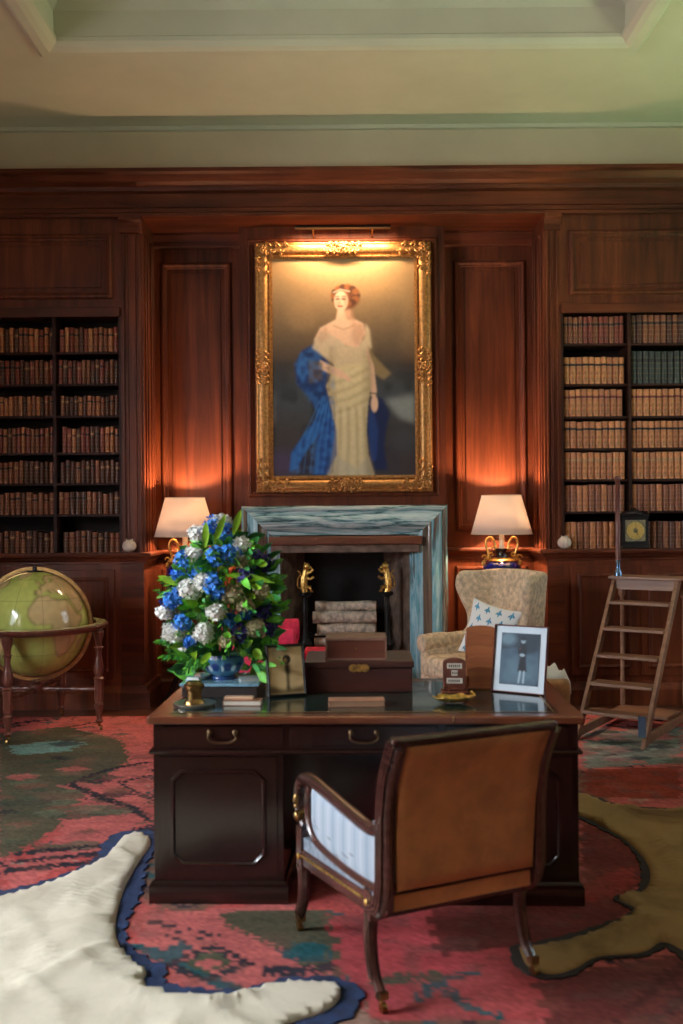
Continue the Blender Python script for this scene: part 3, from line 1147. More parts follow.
# ================================================================== FIREPLACE
fp_t = thing('fireplace', 'veined teal and white marble fireplace surround below the portrait', 'fireplace', (.02, YC, 0))
MX0, MX1, MZ = -.87, .88, 1.655      # local x (origin .02)
prof = [(0, 0), (0, .09), (-.02, .12), (-.035, .12), (-.05, .10), (-.09, .125), (-.14, .13), (-.18, .105), (-.21, .065), (-.235, .055), (-.25, .055), (-.255, .0)]
path = [(MX0, 0, 0), (MX0, 0, MZ), (MX1, 0, MZ), (MX1, 0, 0)]
# walking up the left side first: outward is to the left, so mirror the profile's sign
prof = [(-a, c) for a, c in prof]
profj = [(a * 1.22, c) for a, c in prof]
MB().sweep(path, prof, (0, -1, 0), only=[1]).done('lintel', M['marble_h'], fp_t, smooth=True)
MB().sweep([(MX0, 0, 0), (MX0, 0, MZ), (MX1, 0, MZ), (MX1, 0, 0)], prof, (0, -1, 0), only=[0], pmi=[0, 0, 1, 1, 0, 0, 1, 1, 0, 0, 0, 0]).done('jamb', [M['marble_v'], M['marble_b']], fp_t, smooth=True)
MB().sweep([(MX0, 0, 0), (MX0, 0, MZ), (MX1, 0, MZ), (MX1, 0, 0)], prof, (0, -1, 0), only=[2], pmi=[0, 0, 1, 1, 0, 0, 1, 1, 0, 0, 0, 0]).done('jamb', [M['marble_v'], M['marble_b']], fp_t, smooth=True)
# splayed inner slips
for s_ in (-1, 1):
    b = MB()
    x_out = MX0 + .25 if s_ < 0 else MX1 - .25
    x_in = x_out + (.07 if s_ < 0 else -.07)
    b.rings([[Vector((x_out, -.055, z)), Vector((x_in, .0, z)), Vector((x_in, .06, z)), Vector((x_out, .06, z))] for z in (0, 1.40)])
    b.done('slip', M['marble_v'], fp_t)
MB().box(-.64, .66, -.145, .03, 1.325, 1.395).done('lintel_board', M['beam'], fp_t, bevel=.008)
MB().box(-.62, .64, -.10, .02, 1.255, 1.325).done('valance', M['stone'], fp_t, bevel=.01)
for s_, xa in ((1, -.60), (-1, .60)):
    b = MB()
    b.rings([[Vector((xa + s_ * .06, .02, z)), Vector((xa + s_ * .24, .5, z)), Vector((xa + s_ * .0, .5, z)), Vector((xa + s_ * .0, .02, z))] for z in (0, 1.36)])
    b.done('firebox_cheek', M['stone'], fp_t)
MB().box(-.6, .6, .5, .56, 0, 1.38).done('fireback', M['soot'], fp_t)
MB().box(-.62, .62, .02, .56, 1.345, 1.39).done('firebox_roof', M['soot'], fp_t)
MB().box(-.62, .62, -.12, .5, 0, .03).done('hearth', M['stone'], fp_t)

# firedogs with heraldic beasts
for k, (px_, lab) in enumerate(((305, 'left of the logs'), (387, 'right of the logs'))):
    d = 8.52
    x = P(px_, 580, d).x
    t = thing('firedog', 'black iron firedog topped with a gilt rampant lion, ' + lab, 'firedog', (x, d, .03), 0, 'firedogs in the hearth')
    MB().lathe([(.10, 0), (.10, .02), (.05, .05), (.03, .10), (.05, .16), (.03, .22), (.022, .35), (.045, .40), (.06, .44), (.03, .49), (.022, .56), (.022, .70), (.03, .74), (.02, .78),
                (.018, .84), (.05, .86), (.052, .885), (.0, .89)], n=14).done('stem', M['iron'], t, smooth=True)
    MB().tube([(0, .02, .12), (0, .2, .12), (0, .22, .0)], .014).done('billet_bar', M['iron'], t)
    b = MB()
    sgn = 1 if k == 0 else -1
    b.tube(crom([(0, 0, .885), (-.01 * sgn, 0, .96), (.0, 0, 1.03), (.01 * sgn, 0, 1.08)], 4), [.03] * 3 + [.033] * 5 + [.028] * 5, 8)
    b.ball((.015 * sgn, -.005, 1.105), (.032, .03, .034))
    b.ball((.045 * sgn, -.008, 1.098), (.016, .014, .013))
    for kx in range(9):
        a = kx / 9 * 6.283
        b.ball((.005 * sgn - .004, .002 + .022 * math.sin(a), 1.10 + .032 * math.cos(a)), .012, n=6, m=4)
    b.tube([(.01 * sgn, -.01, 1.05), (.05 * sgn, -.02, 1.06), (.07 * sgn, -.02, 1.085)], [.014, .011, .012], 6)
    b.tube([(.01 * sgn, -.01, 1.01), (.05 * sgn, -.02, 1.0), (.075 * sgn, -.02, 1.02)], [.014, .011, .012], 6)
    b.tube([(.0, -.01, .93), (.045 * sgn, -.02, .93), (.05 * sgn, -.02, .895), (.07 * sgn, -.02, .893)], [.02, .015, .012, .01], 6)
    b.tube(crom([(-.02 * sgn, 0, .92), (-.06 * sgn, 0, .93), (-.06 * sgn, 0, 1.0), (-.035 * sgn, 0, 1.04), (-.06 * sgn, 0, 1.07)], 3), .007, 6)
    b.done('lion', M['gold'], t, smooth=True)

# log grate and logs
g = thing('fire_grate', 'black iron log basket under the birch logs in the hearth', 'grate', (.02, 8.76, .03))
b = MB()
for x in (-.3, .3):
    for y in (-.11, .11):
        b.tube([(x, y, 0), (x, y, .5)], .012, 6)
for k in range(7):
    x = -.27 + .09 * k
    b.tube([(x, -.12, .37), (x, .12, .37)], .009, 6)
for y in (-.12, .12):
    b.tube([(-.3, y, .37), (.3, y, .37)], .012, 6)
    b.tube([(-.3, y, .49), (.3, y, .49)], .009, 6)
b.done('basket', M['iron'], g, smooth=True)
rnd = random.Random(3)
LG = [(0, -.055, .46, .052), (0, .055, .46, .052), (0, -.055, .565, .052), (0, .055, .565, .052), (.0, -.05, .672, .054), (0, .055, .67, .05), (0, 0.0, .762, .044)]
nm = ['front log of the bottom layer', 'back log of the bottom layer', 'front log of the second layer', 'back log of the second layer',
      'front log of the third layer', 'back log of the third layer', 'single log on top']
for k, (dx, dy, z, r_) in enumerate(LG):
    L = rnd.uniform(.50, .56)
    b = MB()
    pts = [Vector((-L / 2 + L * i / 8, .004 * math.sin(i * 1.3 + k), .003 * math.cos(i + k))) for i in range(9)]
    b.tube(pts, [r_ * (1 + .05 * math.sin(i * 2.1 + k)) for i in range(9)], 14)
    t = thing('log', 'pale birch log in the hearth basket, ' + nm[k], 'log', (.02 + rnd.uniform(-.02, .02), 8.76 + dy, .03 + z - .02), rnd.uniform(-.03, .03), 'birch logs in the hearth')
    b.done('bark', M['bark'], t, smooth=True)
    bb = MB()
    for sx in (-1, 1):
        bb.tube([(sx * L / 2, 0, 0), (sx * (L / 2 + .004), 0, 0)], r_ * .9, 14)
    bb.done('cut_end', M['logend'], t)

# ================================================================== PORTRAIT
yp = YC - .035
c0 = P(272, 260, yp)
c1 = P(415.5, 475, yp)
PCX, PCZ = (c0.x + c1.x) / 2, (c0.z + c1.z) / 2
hw, hh = (c1.x - c0.x) / 2, (c0.z - c1.z) / 2
pt = thing('framed_portrait', 'large gilt framed oil portrait of a standing woman in cream gown and blue shawl', 'painting', (PCX, YC - .031, PCZ))
ras = Raster(300, 450, (64, 56, 50), 272, 415.5, 260, 475)
H_, W_ = ras.A.shape[:2]
nA = smooth_noise(H_, W_, 60, 8)
nB = smooth_noise(H_, W_, 22, 9)
yy = (ras.V - 260) / 215
ras.put(np.clip(1 - yy * 2.0, 0, 1), (186, 150, 104), .85)
ras.put(np.clip((nA - .45) * 3, 0, 1) * np.clip(1 - yy * 1.6, 0, 1), (176, 140, 96), .5)
ras.put(np.clip((yy - .48) * 5, 0, 1) * np.clip((.8 - yy) * 5, 0, 1), (70, 84, 92), .8)
ras.put(np.clip((nB - .5) * 3, 0, 1) * np.clip((yy - .4) * 5, 0, 1), (44, 48, 52), .8)
ras.put(np.clip((yy - .78) * 6, 0, 1), (58, 52, 56), .8)
ras.poly([(385, 400), (415, 395), (416, 424), (400, 418)], (150, 156, 150), 6, .8)
ras.ell(280, 462, 16, 12, (74, 60, 92), 1.0, .7)
ras.ell(404, 440, 14, 12, (66, 70, 74), 1.0, .7)
# shawl behind
BL1, BL2, BL3 = (28, 62, 118), (44, 104, 176), (22, 34, 74)
ras.poly([(314, 344), (302, 350), (294, 364), (296, 384), (308, 396), (316, 412), (326, 420), (336, 404), (334, 372), (322, 350)], BL1, 2)
ras.poly([(300, 352), (296, 370), (302, 384), (308, 372), (306, 356)], (52, 104, 170), 2, .8)
ras.poly([(322, 396), (314, 420), (300, 438), (290, 452), (288, 470), (296, 468), (304, 452), (320, 432), (334, 414)], BL2, 1)
ras.poly([(330, 410), (316, 440), (312, 474), (332, 474), (342, 440)], (34, 82, 152), 2)
ras.poly([(366, 396), (382, 398), (390, 414), (386, 430), (384, 450), (388, 470), (370, 470), (364, 430)], BL3, 2)
ras.poly([(372, 404), (378, 430), (376, 460), (370, 462), (368, 420)], (38, 70, 130), 2, .7)
# gown
G1, G2, G3 = (222, 204, 156), (156, 132, 86), (240, 228, 192)
ras.poly([(330, 346), (352, 350), (366, 344), (372, 360), (372, 384), (368, 404), (366, 430), (368, 455), (374, 475), (326, 475), (336, 455), (336, 430), (330, 404), (326, 386), (334, 366)], G1, 1)
ras.poly([(312, 348), (318, 334), (330, 330), (346, 346), (364, 340), (366, 324), (370, 330), (372, 348), (360, 364), (336, 366), (320, 354)], (214, 192, 156), 2)
ras.poly([(368, 344), (374, 356), (384, 366), (392, 374), (384, 380), (374, 374), (368, 362)], (150, 128, 86), 2, .8)
for k in range(9):
    y0 = 372 + k * 5
    ras.line([(333, y0 + 6), (350, y0 + 1), (368, y0 - 8)], 2.2, G2 if k % 2 else G3, .3, 1.0)
for k in range(8):
    x0 = 338 + k * 4
    ras.line([(x0 - 2, 408), (x0 - 3 + k * .4, 440), (x0 - 7 + k * 1.2, 474)], 2.4, G2 if k % 2 else G3, .32, 1.0)
ras.poly([(336, 455), (326, 475), (374, 475), (368, 456), (356, 468)], (190, 186, 164), 3, .6)
# skin
SK, SKd = (236, 196, 164), (190, 138, 108)
ras.poly([(338, 310), (350, 308), (352, 318), (364, 324), (366, 334), (358, 348), (346, 346), (328, 340), (314, 340), (320, 328), (336, 320)], SK, 1)
ras.poly([(314, 340), (322, 330), (340, 340), (346, 346), (336, 352), (316, 350)], (212, 190, 160), 1, .8)
ras.poly([(344, 308), (352, 308), (356, 322), (347, 320)], SKd, 2, .7)
ras.poly([(352, 322), (364, 325), (366, 336), (358, 346), (352, 340)], SKd, 4, .55)
ras.poly([(316, 336), (326, 326), (330, 336), (320, 344)], SKd, 3, .4)
ras.line([(334, 326), (344, 330), (354, 326)], 1.6, SKd, .5, 1.0)
ras.poly([(320, 360), (332, 366), (344, 372), (348, 378), (340, 378), (326, 372), (318, 368)], SK, 1)
ras.poly([(308, 360), (322, 362), (322, 380), (308, 384)], (96, 84, 78), 2, .8)
ras.poly([(368, 348), (374, 366), (377, 392), (375, 400), (371, 396), (370, 370), (366, 352)], SK, 1, .9)
ras.ell(374.5, 404, 3.6, 8, SK, .4)
ras.line([(370, 393), (377, 394)], 1, (60, 44, 40))
for k in range(3):
    ras.line([(342 + k, 373 + k * 2), (351 - k, 378 + k * 2)], 1.6, SK)
# head
ras.ell(346.5, 298, 13.5, 12, (104, 60, 36), .3)
for k in range(14):
    a = k / 14 * 6.283
    ras.ell(346 + 11.5 * math.cos(a), 296 + 9.5 * math.sin(a) * .9, 3.6, 3, (138, 84, 48) if k % 2 else (84, 48, 30), .5)
ras.ell(341.5, 301.5, 7, 9.8, SK, .15)
ras.ell(338, 303.5, 3, 2.6, (226, 150, 124), .9, .5)
ras.ell(346.5, 300, 2.6, 7, SKd, .9, .5)
ras.line([(336.5, 299.6), (339.4, 299.3)], 1.6, (40, 26, 24))
ras.line([(342.6, 299.4), (345.6, 299.8)], 1.6, (40, 26, 24))
ras.line([(335.8, 297.2), (339.6, 296.8)], .9, (96, 58, 40))
ras.line([(342.4, 296.8), (346.2, 297.2)], .9, (96, 58, 40))
ras.line([(340.6, 300), (339.8, 304)], .6, SKd)
ras.line([(338.3, 306.6), (342.6, 306.7)], 1.5, (160, 40, 40))
ras.line([(334, 293), (341, 290), (350, 292)], 1.2, (214, 196, 170), .8)
# modelling of the folds
fig = ras.poly_mask([(330, 346), (372, 350), (372, 384), (366, 430), (374, 475), (326, 475), (336, 430), (326, 386)], 3)
ras.put(fig * np.clip((338 - ras.U) / 10, 0, 1), (140, 116, 80), .6)
ras.put(fig * np.clip((ras.U - 360) / 12, 0, 1), (120, 98, 70), .6)
fl_ = smooth_noise(H_, W_, 9, 31)
sh_ = ras.poly_mask([(314, 344), (294, 364), (296, 384), (316, 412), (290, 452), (288, 472), (330, 474), (336, 404), (334, 372)], 2)
ras.put(sh_ * np.clip((fl_ - .5) * 4, 0, 1), (70, 132, 196), .3)
ras.put(sh_ * np.clip((.45 - fl_) * 4, 0, 1), (14, 26, 66), .4)
for k in range(12):
    x0 = 296 + k * 3.2
    ras.line([(322 + k, 396), (x0 + 4, 440), (x0, 472)], 1.2, (20, 44, 96) if k % 2 else (74, 136, 200), .35)
for c_ in range(3):
    ras.A[..., c_] = ras.blur(ras.A[..., c_], 1)
ras.grain(.02, 2, 4)
raster_mesh('canvas', ras, lambda u, v: (-hw + 2 * hw * u, 0 * u - .010, hh - 2 * hh * v), M['paintmat'], pt)
MB().box(-hw - .02, hw + .02, -.006, .03, -hh - .02, hh + .02).done('backing_board', M['boxdark'], pt)
fr = [(0, 0), (0, .02), (.012, .022), (.012, .03), (.03, .032), (.034, .026), (.05, .045), (.075, .06), (.10, .06), (.118, .05), (.125, .055), (.135, .05), (.145, .02), (.145, -.03), (0, -.03)]
frame_o = MB().sweep(rect_path(-hw, hw, -hh, hh, 0), fr, (0, -1, 0), closed=True).done('frame', M['gilt'], pt, smooth=True)
# beaded sight edge
b = MB()
for k in range(70):
    t_ = -1 + 2 * k / 69
    for zz_ in (-hh - .022, hh + .022):
        b.ball((t_ * hw, -.034, zz_), .0075, n=6, m=4)
for k in range(104):
    t_ = -1 + 2 * k / 103
    for xx_ in (-hw - .022, hw + .022):
        b.ball((xx_, -.034, t_ * hh), .0075, n=6, m=4)
b.done('beading', M['gilt'], pt, smooth=True)


def ornament(cx, cz, ax, az, size, seed, name):
    """carved scroll-and-leaf cluster along directions ax, az"""
    b = MB()
    r_ = random.Random(seed)
    for dx, dz, L in [(ax[0], ax[1], size)] + ([(az[0], az[1], size)] if az else [(-ax[0], -ax[1], size)]):
        nx, nz = -dz, dx
        for k in range(6):
            t0 = L * (k / 6)
            sgn = 1 if k % 2 else -1
            R_ = .030 * (1 - k / 11)
            pts = []
            for i in range(12):
                a = i / 11 * 4.6
                rr_ = R_ * (1 - i / 14)
                pts.append(Vector((cx + dx * (t0 + rr_ * math.cos(a) + .01) + nx * sgn * (.018 + rr_ * math.sin(a)), -.062 - .012 * math.sin(i / 11 * 3.1),
                                   cz + dz * (t0 + rr_ * math.cos(a) + .01) + nz * sgn * (.018 + rr_ * math.sin(a)))))
            b.tube(pts, [.010 * (1 - i / 18) for i in range(12)], 6)
            b.ball((cx + dx * t0 + nx * sgn * .045, -.05, cz + dz * t0 + nz * sgn * .045), (.018, .012, .018), n=6, m=5)
    for k in range(5):
        a = k / 5 * 6.283
        b.ball((cx + .022 * math.cos(a), -.075, cz + .022 * math.sin(a)), (.018, .012, .018), n=8, m=5)
    b.ball((cx, -.085, cz), .014, n=8, m=5)
    b.done(name, M['gilt'], pt, smooth=True)


e = .085
for k, (sx, sz) in enumerate(((-1, -1), (1, -1), (1, 1), (-1, 1))):
    ornament(sx * (hw + e), sz * (hh + e), (-sx, 0), (0, -sz), .24, k, 'corner_ornament')
for sx in (-1, 1):
    ornament(sx * (hw + e), 0, (0, 1), None, .16, 9, 'side_ornament')
for sz in (-1, 1):
    ornament(0, sz * (hh + e), (1, 0), None, .16, 9, 'centre_ornament')

# picture light over the frame
pl = thing('picture_light', 'slim dark brass picture light fixed above the portrait frame', 'lamp', (PCX, YC, PCZ + hh + .19))
b = MB()
b.rings([[Vector((x, -.21 + .032 * math.cos(a), .03 + .026 * math.sin(a))) for a in [math.pi * (-.05 + 1.1 * i / 8) for i in range(9)]] for x in (-.40, .40)], True, True)
b.done('reflector', M['blackwood'], pl, smooth=True)
b = MB()
for x in (-.25, .25):
    b.tube([(x, 0, -.0), (x, -.12, .03), (x, -.20, .045)], .008, 8)
b.done('bracket', M['brass'], pl, smooth=True)
lt = area('picture_lamp', (PCX, YC - .21, PCZ + hh + .19 + .022), (0, .20, -1), .80, .03, 25, (1.0, .68, .40), 170)


# ================================================================== TABLE LAMPS
def lamp(x, y, zt, label, tlabel):
    """zt: height of the table top"""
    tb = thing('side_table', tlabel, 'table', (x, y, 0), 0, 'side tables under the lamps')
    MB().lathe([(.20, zt - .03), (.21, zt - .022), (.21, zt - .008), (.20, zt), (0, zt)], n=32).done('tabletop', M['mahog'], tb, smooth=True)
    MB().lathe([(.03, .18), (.05, .26), (.035, .34), (.028, .5), (.04, zt - .12), (.06, zt - .03)], n=16).done('pedestal', M['mahog_v'], tb, smooth=True)
    for k in range(3):
        a = R(90 + 120 * k)
        pts = [Vector((math.cos(a) * q, math.sin(a) * q, z)) for q, z in ((.02, .24), (.08, .22), (.14, .10), (.19, .03))]
        MB().tube(crom(pts, 4), [.022] * 8 + [.016] * 5, 8).done('leg', M['mahog_v'], tb, smooth=True)
    t = thing('table_lamp', label, 'lamp', (x, y, zt), 0, 'cobalt urn table lamps')
    MB().lathe([(.10, 0), (.105, .02), (.09, .03), (.06, .05), (.05, .07), (.07, .09), (.12, .13), (.155, .19), (.165, .25), (.155, .31), (.12, .345), (.09, .36)], n=32).done('urn', M['cobalt'], t, smooth=True)
    MB().lathe([(.105, .352), (.115, .36), (.10, .375), (.07, .38), (.06, .385)], n=28).done('gilt_collar', M['gold'], t, smooth=True)
    MB().lathe([(.058, .385), (.052, .40), (.045, .43), (.055, .45), (.06, .46), (0, .465)], n=24).done('neck', M['blackglaze'], t, smooth=True)
    for s_ in (-1, 1):
        b = MB()
        b.tube(crom([(s_ * .05, 0, .45), (s_ * .06, 0, .51), (s_ * .09, 0, .555), (s_ * .125, 0, .54), (s_ * .135, 0, .49), (s_ * .115, 0, .43), (s_ * .115, 0, .385), (s_ * .145, 0, .36)], 5),
               [.0105] * 36, 8)
        for cx, cz, rr_ in ((.07, .46, .022), (.145, .385, .026), (.11, .38, .022), (.09, .41, .02)):
            pts = [Vector((s_ * (cx + rr_ * (1 - i / 14) * math.cos(i * .5)), -.008, cz + rr_ * (1 - i / 14) * math.sin(i * .5))) for i in range(12)]
            b.tube(pts, .007, 6)
        b.ball((s_ * .155, 0, .335), (.018, .016, .03))
        b.done('handle', M['gold'], t, smooth=True)
    MB().lathe([(.022, .462), (.022, .62), (0, .62)], n=16).done('candle_sleeve', M['candle'], t, smooth=True)
    b = MB()
    sb = 1.405 - zt
    b.lathe([(.258, sb), (.166, sb + .325)], n=48, cap=False)
    sh = b.done('lamp_shade', M['shade'], t, smooth='all')
    so_ = sh.modifiers.new('thick', 'SOLIDIFY')
    so_.thickness = .002
    b = MB()
    for r_, z in ((.259, sb), (.167, sb + .325)):
        b.tube([(r_ * math.cos(a * math.pi / 18), r_ * math.sin(a * math.pi / 18), z) for a in range(37)], .0035, 6)
    for a in range(3):
        b.tube([(0, 0, sb + .29), (.166 * math.cos(a * 2.094), .166 * math.sin(a * 2.094), sb + .31)], .002, 5)
    b.tube([(0, 0, .6), (0, 0, sb + .31)], .004, 6)
    b.done('shade_ring', M['candle'], sh)
    bb = MB().ball((0, 0, sb + .16), (.03, .03, .04))
    m, t_, pb = nt('lit_bulb')
    pb.inputs['Emission Color'].default_value = (1, .6, .28, 1)
    pb.inputs['Emission Strength'].default_value = 20
    bb.done('bulb', m, t, smooth='all')
    l = bpy.data.lights.new('lamp_light', 'POINT')
    l.energy = 82
    l.color = (1.0, .60, .33)
    l.shadow_soft_size = .03
    lo = bpy.data.objects.new('lamp_light', l)
    COL.objects.link(lo)
    lo.location = (x, y, zt + sb + .225)


lamp(P(185, 520, 8.42).x, 8.42, .82, 'cobalt urn lamp with gilt handles and glowing shade behind the flowers', 'small dark pedestal table below the lamp left of the fireplace')
lamp(P(501.5, 512, 8.42).x, 8.42, .82, 'cobalt urn lamp with gilt handles and white shade behind the wing chair', 'small dark pedestal table behind the wing chair')

# ================================================================== WING CHAIR
wt = thing('wing_chair', 'oatmeal upholstered wing chair facing the hearth beside the marble surround', 'armchair', (1.03, 7.50, .013), R(-62))
wt.scale = (.87, .87, .95)
W = .36


def wing_len(z):
    ks = [(.30, .34), (.62, .34), (.72, .22), (.82, .21), (.95, .26), (1.06, .30), (1.13, .29), (1.18, .24)]
    for (z0, l0), (z1, l1) in zip(ks[:-1], ks[1:]):
        if z <= z1:
            f = (z - z0) / (z1 - z0)
            f = f * f * (3 - 2 * f)
            return l0 + (l1 - l0) * f
    return ks[-1][1]


rows = []
NZ = 22
for j in range(NZ + 1):
    z = .25 + (1.18 - .25) * j / NZ
    L = wing_len(max(z, .3))
    lean = .10 * (z - .3)
    g_ = min(1, max(0, (z - .70) / .36))
    flare = .15 * g_ * g_ * (3 - 2 * g_)
    row = []
    for i in range(25):
        u = -1 + 2 * i / 24
        au = abs(u)
        if au <= .5:
            x = u / .5 * (W - .03)
            y = .36 + .02 * (1 - (u / .5) ** 2)
            dz = 0
        else:
            f = (au - .5) / .5
            x = math.copysign(W + flare * f ** 1.4, u)
            y = .36 - .04 * min(1, f * 6) - L * f
            dz = 0
        top = .02 * (1 - au) - (.03 * max(0, au - .5) * 2 if z > 1.1 else 0)
        row.append(Vector((x, y + lean, z + (top if j == NZ else 0))))
    rows.append(row)
b = MB().rings(rows, False, False)
o = b.done('backrest', M['wing'], wt, smooth='all')
so = o.modifiers.new('thick', 'SOLIDIFY')
so.thickness = .085
so.offset = 0
o.modifiers.new('sub', 'SUBSURF').levels = 2
o.modifiers['sub'].render_levels = 2


def rounded(name, x0, x1, y0, y1, z0, z1, mat, parent, r_=.05, seg=4, puff=0):
    b = MB().box(x0, x1, y0, y1, z0, z1)
    ob = b.done(name, mat, parent, smooth='all', bevel=r_, bseg=seg)
    if puff:
        cz = (z0 + z1) / 2
        for v in ob.data.vertices:
            fx = 1 - ((v.co.x - (x0 + x1) / 2) / ((x1 - x0) / 2)) ** 2
            fy = 1 - ((v.co.y - (y0 + y1) / 2) / ((y1 - y0) / 2)) ** 2
            v.co.z += (1 if v.co.z > cz else -1) * puff * max(0, fx) * max(0, fy)
    return ob


for s_ in (-1, 1):
    b = MB()
    b.tube(crom([(s_ * (W + .01), .30, .64), (s_ * (W + .01), .1, .62), (s_ * (W + .015), -.2, .61), (s_ * (W + .015), -.36, .60)], 5), [.055] * 4 + [.065] * 5 + [.075] * 7, 14)
    b.box(s_ * W - .045, s_ * W + .045, -.35, .32, .2, .62)
    b.done('arm', M['wing'], wt, smooth=True, bevel=.012, bseg=2)
rounded('seat_cushion', -W + .05, W - .05, -.42, .30, .36, .52, M['wing'], wt, .05, 4)
rounded('seat_base', -W - .04, W + .04, -.36, .34, .16, .37, M['wing'], wt, .03, 3)
for sx in (-1, 1):
    for sy in (-1, 1):
        MB().tube([(sx * .34, sy * .32, .17), (sx * .35, sy * .34, .0)], [.03, .018], 8).done('leg', M['mahog_v'], wt, smooth=True)

# patterned cushion
ras = Raster(90, 90, (232, 236, 236), 0, 1, 0, 1)
for i in range(4):
    for j in range(5):
        cx, cy = .14 + i * .24 + (j % 2) * .12, .12 + j * .2
        bl = (52, 140, 178)
        ras.ell(cx, cy - .03, .016, .05, bl, .3)
        ras.ell(cx - .035, cy, .014, .038, bl, .3, 1, .7)
        ras.ell(cx + .035, cy, .014, .038, bl, .3, 1, -.7)
        ras.ell(cx, cy + .045, .012, .03, bl, .3)
        ras.ell(cx, cy + .02, .035, .010, bl, .3)


def cush(u, v):
    x = (u - .5) * .42
    z = (.5 - v) * .42
    f = np.clip(1 - (2 * u - 1) ** 2, 0, 1) ** .6 * np.clip(1 - (2 * v - 1) ** 2, 0, 1) ** .6
    pin = 1 - .10 * (1 - np.abs(2 * v - 1) ** 2) * 1.0
    pin2 = 1 - .10 * (1 - np.abs(2 * u - 1) ** 2)
    return x * pin, -.075 * f, z * pin2


ct = thing('cushion', 'white square cushion with blue sprig print resting in the wing chair', 'cushion', (1.10, 7.42, .70), R(-40))
ct.rotation_euler = (R(-14), R(12), R(-36))
f_ = raster_mesh('front_cover', ras, cush, M['cloth_print'], ct)
raster_mesh('back_cover', ras, lambda u, v: (cush(u, v)[0], -cush(u, v)[1] + .001, cush(u, v)[2]), M['cloth_print'], ct)

# ================================================================== PINK ARMCHAIR, STOOLS
pk = thing('armchair', 'rose pink armchair with rolled arms behind the flowers, facing right', 'armchair', (-.60, 7.25, .012), R(90))
pk.scale = (.9, .62, 1)
for s_ in (-1, 1):
    b = MB()
    b.tube([(s_ * .36, y, .695) for y in (-.44, -.42, 0, .30)], [.07, .085, .085, .08], 18)
    b.box(s_ * .36 - .055, s_ * .36 + .055, -.42, .34, .15, .70)
    b.done('arm', M['pink'], pk, smooth=True, bevel=.01)
b = MB()
rounded('backrest', -.40, .40, .26, .42, .2, .86, M['pink'], pk, .06, 4)
rounded('seat_cushion', -.30, .30, -.44, .26, .34, .50, M['pink'], pk, .05, 4)
rounded('seat_base', -.38, .38, -.40, .38, .12, .36, M['red'], pk, .02, 2)
for sx in (-1, 1):
    for sy in (-1, 1):
        MB().tube([(sx * .34, sy * .34, .13), (sx * .34, sy * .35, 0)], [.028, .018], 8).done('leg', M['mahog_v'], pk, smooth=True)

st = thing('footstool', 'crimson and pink stool in front of the hearth behind the wooden boxes', 'stool', (-.15, 7.72, .012))
st.scale = (.42, 1, .97)
rounded('seat', -.36, .40, -.17, .17, .40, .545, M['pink'], st, .05, 4)
MB().box(-.34, .38, -.155, .155, .33, .41).done('seat_rail', M['red'], st, bevel=.01)
for sx in (-.32, .36):
    for sy in (-.13, .13):
        MB().lathe([(.018, 0), (.022, .03), (.014, .06), (.026, .16), (.016, .24), (.026, .33)], (sx, sy, 0), 12).done('leg', M['mahog_v'], st, smooth=True)

ts = thing('stool', 'tan leather stool with a white cloth on top behind the right photograph', 'stool', (1.06, 5.65, .012))
b = MB()
b.rings([[Vector((x, y, z)) for x, y in ((-.17 - q, -.17), (.17 + q, -.17), (.17 + q, .17), (-.17 - q, .17))] for z, q in ((.28, .0), (.45, .02), (.60, .03), (.66, .025))])
b.done('seat', M['tan'], ts, smooth=True, bevel=.03, bseg=3)
for sx in (-.15, .15):
    for sy in (-.15, .15):
        MB().tube([(sx, sy, .29), (sx * 1.05, sy * 1.05, 0)], [.022, .016], 8).done('leg', M['mahog_v'], ts, smooth=True)
b = MB()
rows = []
for j in range(13):
    v = j / 12
    rows.append([Vector((-.14 + .34 * i / 12, -.16 + .32 * v, .664 + .05 * max(0, mnoise.noise(Vector((i * .4, j * .4, 2)))) + .012 - (.05 if i == 12 else 0) - (.05 if j == 0 else 0))) for i in range(13)])
b.rings(rows, False, False)
o = b.done('folded_cloth', M['whitecloth'], None, smooth='all')
o.location = (1.06, 5.65, .012)
o.modifiers.new('thick', 'SOLIDIFY').thickness = .008
tag(o, 'crumpled white cloth lying on the tan stool beside the right photograph', 'cloth')

